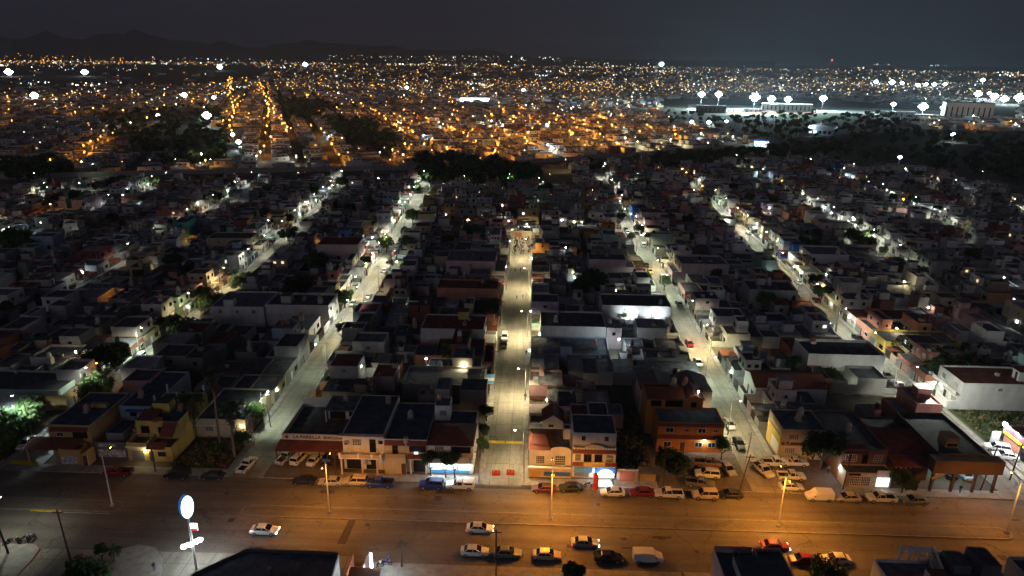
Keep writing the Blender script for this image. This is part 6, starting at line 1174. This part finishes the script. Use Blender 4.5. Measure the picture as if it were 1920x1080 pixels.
for ku in range(-34, 40):
    U = ku * 43 + rf_.uniform(-3, 3); v = 18
    while v < 1500:
        x, y = uv(U, v); dist = math.hypot(x, y); q = PX(x, y); step = 8.6 if dist < 1000 else 11.5
        v += step
        if v % 168 < 12 or not (-60 < q[0] < 1980) or not beyond(x, y): continue
        z = zone(*q)
        if z in ('wood', 'stadium'): continue
        dens = .9 if z == 'town' else .12
        for s in (-1, 1):
            if rf_.random() > dens: continue
            d = rf_.uniform(11, 16); w = step - rf_.choice((.3, .3, .3, 1.5)); cx, cy = uv(U + s * (4.6 + d / 2 + rf_.uniform(0, 1.5)), v)
            if not beyond(cx, cy): continue
            wc = 'wall_' + pick(rf_, FSET); rm = pick(rf_, RSET); h = rf_.uniform(3.1, 3.8); nh += 1
            rbox(HS, cx, cy, UA, d, w, 0, h, wc, rm); c2 = rf_.random()
            if c2 < .5:
                h2 = h + rf_.uniform(2.6, 3.2); ox = rf_.uniform(-.25, .25) * d; w2, d2 = w * rf_.uniform(.55, .98), d * rf_.uniform(.35, .9); rbox(HS, cx + ox * UX * .4, cy + ox * UY * .4, UA, d2, w2, h, h2, wc if rf_.random() < .7 else 'wall_' + pick(rf_, FSET), rm)
                if dist < 900:
                    for t in (-.25, .2):
                        bx, by = cx + ox * UX * .4 + t * d2 * UX + (w2 / 2) * UY, cy + ox * UY * .4 + t * d2 * UY - (w2 / 2) * UX; rbox(HS, bx, by, UA, 1.2, .12, h + 1, h + 2.1, 'void' if rf_.random() > .06 else 'lit_warm', 'void')
            elif dist < 900 and c2 < .8: HS.cyl(cx + rf_.uniform(-2, 2), cy + rf_.uniform(-2, 2), h, h + 1.6, .6, rf_.choice(('tank_black', 'tank_cream')), 6)
            if dist < 900 and c2 > .35: rbox(HS, cx + d * .2 * UX + (w / 2) * UY, cy + d * .2 * UY - (w / 2) * UX, UA, 1.3, .12, .9, 2.2, 'void', 'void')
    # lamps of this street
    v = 22 + rf_.uniform(0, 14)
    while v < 1500:
        v += 33 + rf_.uniform(-7, 7); x, y = uv(U + rf_.choice((3.5, 3.5, -3.5, 20)) + rf_.gauss(0, 2), v); q = PX(x, y); z = zone(*q)
        if not (-30 < q[0] < 1950) or not beyond(x, y): continue
        pr = {'town': .95 * min(1, .25 + patch(x, y)), 'field': .12, 'wood': .05, 'stadium': 0}[z]
        if q[0] < 420: pr *= .55
        if q[0] > 1180: pr *= .6
        if ku in (-7, -5): pr = max(pr, .9 if z == 'town' else .3)
        if rf_.random() > pr: continue
        pa = .9 if q[0] < 1150 else (.45 if q[0] < 1400 else .3)
        c = 'amber' if rf_.random() < pa else rf_.choice(('warm', 'white', 'white', 'cool'))
        h = 7.5; nl += 1; LS.box(x - .07, x + .07, y - .07, y + .07, 0, h, 'pole_concrete'); oct_(LS, x, y, h + .3, .55 + math.hypot(x, y) / 2600, 'suburb_' + c + lv_())
        if math.hypot(x, y) < 1500: LPOS.append((x, y, h - .6, c))
for line, n in ((((439, 266), (431, 148)), 34), (((548, 268), (484, 160)), 26), (((760, 262), (700, 216)), 7)):
    (xa, ya), (xb, yb) = line; (x0, y0), (x1, y1) = G(xa, ya), G(xb, yb)
    for k in range(n):      # the lamp rows that can be followed from the air
        t = (k + rf_.uniform(.2, .8)) / n; x, y = x0 + (x1 - x0) * t, y0 + (y1 - y0) * t; x += rf_.gauss(0, 3.5); LS.box(x - .07, x + .07, y - .07, y + .07, 0, 7.5, 'pole_concrete'); oct_(LS, x, y, 7.8, .65 + math.hypot(x, y) / 2200, 'suburb_amber_' + rf_.choice('122')); LPOS.append((x, y, 6.9, 'amber'))
for k in range(420):      # lit doors, yards and shop fronts between the street lamps
    px, py = rf_.uniform(0, 1920), rf_.uniform(150, 320); x, y = G(px, py)
    if zone(px, py) == 'town' and beyond(x, y): oct_(LS, x, y, rf_.uniform(2.5, 6), .5 + math.hypot(x, y) / 3500, 'suburb_' + rf_.choice(('white', 'cool', 'warm', 'white', 'amber', 'cool')) + lv_())
tag(obj('distant_houses', HS), 'thousands of small flat-roofed houses beyond the canal', 'houses', kind='stuff')
# far lights down to the foot of the hills
FB = MB(); seen_ = 0
while seen_ < 2600:
    px = rf_.uniform(-20, 1940); hz = 108 + (px - 960) * .0115; t = rf_.random(); py = hz + 11 + 55 * t ** 1.1
    if px < 520 and rf_.random() < .35: py = hz + 11 + rf_.random() * 14
    z = zone(px, py)
    if z == 'stadium' or (z == 'field' and rf_.random() < .93): continue
    if px > 1250 and rf_.random() < .3: continue
    x, y = G(px, py)
    if rf_.random() > .15 + 1.1 * patch(x * .4, y * .4): continue
    dist = math.hypot(x, y); zz = rf_.uniform(5, 10)
    if dist > 7200:
        f = 7200 / dist * rf_.uniform(.75, 1); x, y = x * f, y * f
    if dist < 1450 and rf_.random() < .6: continue
    dist = math.hypot(x, y)
    am = .62 if px < 1000 else .45
    c = 'amber' if rf_.random() < am else rf_.choice(('white', 'white', 'cool', 'warm', 'warm', 'white', 'blue' if rf_.random() < .2 else 'white', 'red' if rf_.random() < .15 else 'amber'))
    r = dist / 1000 * rf_.choice((.26, .3, .36, .42, .5, .6, .85)) + .05
    oct_(FB, x, y, zz, r, 'far_' + c + lv_()); FB.box(x - .1, x + .1, y - .1, y + .1, 0, zz - r, 'pole_concrete'); seen_ += 1
    if rf_.random() < .9: rbox(FB, x + rf_.uniform(-20, 20), y + rf_.uniform(6, 30), rf_.uniform(0, 1.5), rf_.uniform(12, 30), rf_.uniform(10, 24), 0, rf_.uniform(3.5, 8), 'wall_' + pick(rf_, FSET), pick(rf_, RSET))
for (xa, ya, xb, yb, n, c) in ((640, 103, 980, 106, 110, 'white'), (1000, 106, 1250, 124, 60, 'white'), (1690, 158, 1790, 163, 16, 'cool'), (0, 96, 330, 108, 90, 'amber'), (340, 106, 640, 112, 60, 'cool'), (100, 116, 330, 120, 30, 'cool'), (1180, 117, 1310, 126, 26, 'white'), (760, 112, 900, 118, 40, 'warm')):
    for k in range(n):
        t = rf_.random(); px = xa + (xb - xa) * t; py = ya + (yb - ya) * t + rf_.uniform(0, 9); px += rf_.uniform(-6, 6); hz = 108 + (px - 960) * .0115
        d = min(7300, max(3000, 75 * FPX / max(6, py - hz))); dirx = CF + (px - 960) / FPX * CR; az = math.atan2(dirx.x, dirx.y); z = max(6, 75 - (py - hz) / FPX * d)
        oct_(FB, math.sin(az) * d, math.cos(az) * d, z, d / 1000 * rf_.choice((.4, .55, .7)), 'far_' + (c if rf_.random() < .7 else 'amber') + lv_()); FB.box(math.sin(az) * d - .2, math.sin(az) * d + .2, math.cos(az) * d - .2, math.cos(az) * d + .2, 0, z - .5, 'pole_concrete')
for k in range(46):      # bright white groups: yards, shops, car parks
    px, py = rf_.uniform(0, 1920), 108 + 12 + 95 * rf_.random() ** 1.6; x, y = G(px, py)
    if zone(px, py) in ('wood', 'stadium') or not beyond(x, y): continue
    dist = math.hypot(x, y); c = rf_.choice(('white', 'cool', 'cool', 'white', 'warm'))
    for j in range(rf_.randrange(3, 10)):
        xx, yy = x + rf_.gauss(0, .006 * dist), y + rf_.gauss(0, .012 * dist); oct_(FB, xx, yy, rf_.uniform(5, 11), dist / 1000 * rf_.choice((.35, .5, .7, 1.0)), 'far_' + c + rf_.choice(('_1', '_2')))
LSO = tag(obj('distant_street_lamps', LS), 'countless amber and white street lamps of the suburb beyond the canal', 'street lamps', kind='stuff')
tag(obj('far_city_lights', FB), 'countless tiny city lights stretching to the foot of the hills', 'city lights', kind='stuff')
for (x, y, z, c) in LPOS: q = PX(x, y); lightob(LSO, (x, y, z), BULB[c], 12000 if (820 < q[0] < 1280 and q[1] > 215) else 6000, 'POINT', .3)
# woods
FC = [crown_mesh(40 + k, 110, .30, ('leaf_dark', 'leaf_mid'), clumps=6) for k in range(3)]; WD = MB(); nw = 0
for k in range(6000):
    w = rf_.choice(WOOD); px = rf_.uniform(min(p[0] for p in w), max(p[0] for p in w)); py = rf_.uniform(min(p[1] for p in w), max(p[1] for p in w)) + rf_.uniform(-1, 3)
    if not inside((px, py), w): continue
    x, y = G(px, py); s = rf_.uniform(2.8, 5.2); h = s * rf_.uniform(1.1, 1.6)
    if not (beyond(x, y) or far_ok(x, y - 14)): continue
    WD.add(FC[nw % 3], MX((x, y, h), rf_.uniform(0, 6), (s, s, s * .85))); WD.bar((x, y, 0), (x, y, h), .25, 'bark', 4, .12); nw += 1
    if nw >= 1500: break
tag(obj('woods', WD), 'dark belts of trees between the quarters of the city', 'trees', kind='stuff')
# ------------------------------------------------------------------ stadium and its floodlights
mat('flood_bulb', (.8, .8, .8), .4, 0, emit=(.80, .97, 1), estr=26); mat('field_green', (.06, .14, .035), .95, .3, .05); mat('track', (.32, .12, .06), .95, .2, .1); mat('stand_white', (.62, .62, .6), .8, .15, .2)
def mast(px, py, base, size, watts, label, col=(.62, .93, 1)):
    x, y = G(px, base); dist = math.hypot(x, y); h = max(7, (base - py) / FPX * dist * 1.02); w = size * 1.05 / FPX * dist
    t = thing('floodlight_mast', label, 'floodlight', (x, y, 0), math.atan2(-x, y), 'floodlight masts'); obj('mast', MB().cyl(0, 0, 0, h, .35, 'metal_grey', 6, .2), t); obj('frame', MB().box(-w * .55, w * .55, .1, .3, h - w * .1, h + w * .1, 'metal_grey'), t)
    n = 4; bk = MB()
    for a in range(n):
        for b_ in range(3):
            if (a in (0, 3)) and b_ != 1: continue
            bk.ball((a - 1.5) * w / 4.3, -.2 - w * .1, h + (b_ - 1) * w / 4.4, w / 6.2, 'flood_bulb', 8)
    o = obj('lamp_bank', bk, t); o['kind'] = 'stuff'
    if watts: lightob(t, (0, -2.5 - w * .3, h), col, watts, 'POINT', 1.0)
for k, (px, py, base, sz, w) in enumerate(((1313, 180, 205, 11, 300000), (1345, 180, 205, 11, 300000), (1412, 186, 212, 16, 480000), (1444, 188, 206, 12, 340000), (1475, 189, 206, 11, 300000), (1540, 188, 208, 11, 300000), (1672, 199, 214, 7, 120000), (1728, 203, 216, 13, 300000), (1769, 205, 217, 12, 300000))): mast(px, py, base, sz, w, 'stadium floodlight mast with cold white lamps, %s from the left of the stadium row' % ordinal(k + 1))
for k, (px, py, base, sz, w) in enumerate(((1641, 155, 162, 6, 60000), (1671, 156, 163, 8, 60000), (1690, 157, 163, 5, 30000), (1720, 161, 167, 6, 30000), (1735, 160, 167, 5, 30000), (1750, 160, 167, 6, 30000), (1770, 160, 167, 5, 30000), (1831, 179, 190, 10, 90000), (1841, 152, 158, 6, 60000), (1862, 183, 192, 10, 90000), (1881, 188, 196, 10, 90000), (1908, 186, 196, 12, 120000))): mast(px, py, base, sz, w, 'white floodlight mast beyond the stadium, %s from the left of those' % ordinal(k + 1))
for px, py, base, sz, w, lab in ((390, 219, 236, 13, 30000, 'bright cold floodlight above the dark wood at left'), (449, 274, 282, 8, 9000, 'white floodlight at the foot of the amber street column'), (438, 259, 267, 6, 3000, 'small white floodlight above the amber street column foot'), (160, 137, 143, 9, 0, 'white floodlight on the dark field at far left'), (413, 127, 133, 8, 0, 'cold floodlight near the hills, left'), (573, 122, 128, 8, 0, 'white floodlight near the hills, centre left'), (66, 181, 189, 10, 9000, 'cold lamp cluster at the left edge of the suburb'), (10, 106, 113, 11, 0, 'bright cold floodlight at the far left edge'), (18, 137, 143, 10, 0, 'second cold floodlight at the far left edge'), (346, 181, 186, 9, 6000, 'white yard floodlights amid amber lamps'), (402, 186, 191, 6, 3000, 'pale floodlight left of the amber column'), (763, 165, 171, 6, 6000, 'lone cyan-white floodlight in the amber suburb'), (981, 170, 175, 6, 4000, 'lone white floodlight right of the lit hall'), (1296, 231, 240, 6, 2500, 'path floodlight at the edge of the wood, left'), (1328, 232, 241, 7, 2500, 'path floodlight at the edge of the wood, middle'), (1361, 230, 239, 5, 2500, 'path floodlight at the edge of the wood, right'), (1785, 259, 266, 7, 3000, 'cyan floodlight at the dark wood, right'), (1684, 305, 312, 6, 1200, 'white lamp in the right-hand houses'), (1240, 121, 126, 8, 0, 'white floodlight on the horizon right of centre'), (1853, 177, 184, 5, 0, 'small floodlight by the right edge'), (298, 222, 228, 6, 2500, 'white lamp deep in the left wood')): mast(px, py, base, sz, w, lab)
mat('floodlit_look_pale', (.42, .42, .38), .9, .2, .05); structure('floodlit_look_sheet', MB().poly([(*G(1290, 216), .008), (*G(1640, 221), .008), (*G(1780, 219), .008), (*G(1780, 208), .008), (*G(1560, 200), .008), (*G(1290, 196), .008)], 'floodlit_look_pale'))  # pale sheet added so the ground around the masts looks floodlit
structure('playing_field', MB().poly([(*G(1455, 227), .02), (*G(1620, 226), .02), (*G(1600, 213), .02), (*G(1460, 214), .02)], 'field_green'))
structure('running_track', MB().poly([(*G(1360, 213), .015), (*G(1640, 219), .015), (*G(1640, 214.5), .015), (*G(1360, 204), .015)], 'track'))
def fbuild(name, label, cat, px, base, wpx, h, d, wall, roof, ang=None, extra=None):
    x, y = G(px, base); dist = math.hypot(x, y); w = wpx / FPX * dist; t = thing(name, label, cat, (x, y, 0), math.atan2(-x, y) * .6 if ang is None else ang)
    obj('wall', MB().box(-w / 2, w / 2, 0, d, 0, h, wall), t); obj('roof', MB().box(-w / 2 - .4, w / 2 + .4, -.4, d + .4, h, h + .6, roof), t)
    n = max(3, int(w / 6))
    for k in range(n): obj('bay', MB().box(-w / 2 + (k + .15) * w / n, -w / 2 + (k + .4) * w / n, -.2, -.02, h * .15, h * .75, 'void' if extra != 'lit' else 'shop_lit'), t)
    return t
fbuild('grandstand', 'white columned grandstand under the stadium floodlights', 'grandstand', 1475, 208, 80, 10, 14, 'stand_white', 'stand_white'); fbuild('boundary_wall', 'pale lit wall of the stadium ground', 'wall', 1385, 210, 66, 4, 1.5, 'stand_white', 'stand_white'); fbuild('grandstand', 'small white grandstand beside the right stadium masts', 'grandstand', 1682, 218, 52, 6, 10, 'stand_white', 'stand_white'); fbuild('boundary_wall', 'long pale fence wall right of the small grandstand', 'wall', 1738, 221, 60, 3.5, 1.5, 'stand_white', 'stand_white')
fbuild('apartment_block', 'large white slab building at the right of the stadium', 'building', 1814, 224, 64, 22, 25, 'wall_white', 'roof_pale'); fbuild('event_hall', 'brilliantly lit white hall in the amber suburb', 'hall', 890, 194, 52, 9, 20, 'sign_hall_glow', 'roof_white', extra='lit'); fbuild('long_building', 'dark long building left of the stadium masts', 'building', 1333, 212, 50, 10, 12, 'wall_dark grey', 'roof_dark')  # event hall walls glow by themselves in place of floodlighting
mat('roof_vault', (.5, .55, .58), .5, .1, .3); x, y = G(1536, 254); t = thing('sports_hall', 'vaulted pale blue sports hall among the dark trees', 'hall', (x, y, 0), -.55); obj('wall', MB().box(-13, 13, 0, 26, 0, 7, 'wall_pale blue'), t)
obj('vault', MB().loft([[(13.5 * math.cos(PI * k / 10), yy, 6.9 + 4.5 * math.sin(PI * k / 10)) for k in range(11)] for yy in (-.6, 26.6)], 'roof_vault'), t); 
for k in range(5): obj('window', MB().box(-11 + k * 4.8, -8 + k * 4.8, -.1, -.01, 2, 5, 'shop_lit' if k < 2 else 'glass'), t)
lightob(t, (-10, -4, 8), (.7, .9, 1), 6000, 'POINT', .5)
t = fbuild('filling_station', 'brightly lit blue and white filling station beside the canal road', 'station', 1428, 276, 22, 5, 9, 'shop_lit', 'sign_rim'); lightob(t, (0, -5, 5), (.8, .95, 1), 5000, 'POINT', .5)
for k, (px, py, c) in enumerate(((1325, 286, 'red'), (1364, 283, 'grey'), (1395, 281, 'white'), (565, 325, 'silver'))):
    x, y = G(px, py); car('sedan', c, x, y, math.radians(36) + PI * (k % 2 == 1), '%s car with glowing lamps driving on the diagonal canal road' % c, True, group='cars on the canal road', z=.02)
x, y = G(1556, 140); t = thing('radio_mast', 'thin mast with a single red lamp on the right horizon', 'mast', (x, y, 0)); hh = 22 / FPX * math.hypot(x, y); obj('mast', MB().cyl(0, 0, 0, hh, 1.2, 'metal_grey', 6, .5), t); obj('red_lamp', MB().ball(0, 0, hh + 2, 4.5, 'far_red_2', 8), t)
# lamps along the canal road
for px, py, c, w, lab in ((230, 327, 'amber', 3500, 'amber lamp on the diagonal road at left'), (175, 333, 'green', 1200, 'dim lamp left of the amber one on the diagonal road'), (330, 322, 'white', 500, 'white lamp post behind the left wood'), (395, 322, 'white', 400, 'faint white lamp post below the amber column'), (312, 350, 'green', 2500, 'lamp lighting a tree green below the diagonal road, left'), (65, 352, 'green', 3000, 'lamp in green foliage near the left edge'), (150, 372, 'green', 2500, 'lamp lighting yards green at far left'), (1060, 322, 'warm', 2500, 'warm lamp behind the dark tree belt, centre'), (1010, 360, 'green', 3500, 'lamp lighting trees green behind the central street'), (955, 352, 'green', 3500, 'lamp under the dark tree belt, left of the green-lit trees'), (1195, 350, 'green', 3500, 'lamp lighting a tree green right of centre'), (1110, 385, 'warm', 3500, 'warm lamp on a house corner right of the tents'), (870, 356, 'warm', 2500, 'warm lamp on the red roof terrace'), (1300, 385, 'white', 3000, 'white lamp by a pale house far along the second right-hand street'), (1030, 352, 'warm', 3500, 'warm lamp right of the green-lit trees'), (640, 345, 'green', 3000, 'lamp with a green halo at the end of the second left-hand street'), (1380, 312, 'green', 2200, 'lamp by the canal road right of the filling station'), (1600, 330, 'white', 2500, 'white lamp before the dark wood, right'), (1840, 345, 'white', 2500, 'white lamp among the farthest right-hand houses'), (1235, 300, 'warm', 3500, 'lamp lighting a pale house beyond the canal, right'), (1190, 275, 'green', 5000, 'lamp lighting a yellow-green house beyond the canal')):
    x, y = G(px, py); lamp(x, y, 0, c, w, 'street lamp: ' + lab, (8.0, 1.6), spot=160)
for k in range(14):     # green-lit trees along the canal side, each one to be told apart
    px, py = ((312, 352), (300, 349), (65, 356), (80, 352), (1012, 363), (1025, 360), (998, 364), (950, 356), (1195, 354), (1205, 352), (640, 349), (652, 352), (150, 376), (590, 368))[k]; x, y = G(px, py + 2); tree(x, y - 2.5, 6.5, 3.0, 'lamp-lit tree near the canal, %s from the left' % ordinal(sorted([312, 300, 65, 80, 1012, 1025, 998, 950, 1195, 1205, 640, 652, 150, 590]).index(px) + 1), 3)
# two hundred largest-looking lamps of the suburb stay part of the mass; tall crown trees by the canal
print('far houses', nh, 'lamps', nl, 'woods', nw)

# ------------------------------------------------------------------ night air
hm = bpy.data.materials.new('haze_air'); hm.use_nodes = True; t_ = hm.node_tree; t_.nodes.clear()
pv = t_.nodes.new('ShaderNodeVolumePrincipled'); pv.inputs['Color'].default_value = (.80, .88, 1.0, 1); pv.inputs['Density'].default_value = 8.5e-5; pv.inputs['Anisotropy'].default_value = .2
ho = t_.nodes.new('ShaderNodeOutputMaterial'); t_.links.new(pv.outputs[0], ho.inputs['Volume']); MATS['haze_air'] = hm
tag(obj('haze', MB().box(-16600, 16600, -2300, 18300, -1, 520, 'haze_air')), 'thin night haze over the city', 'haze', kind='stuff')
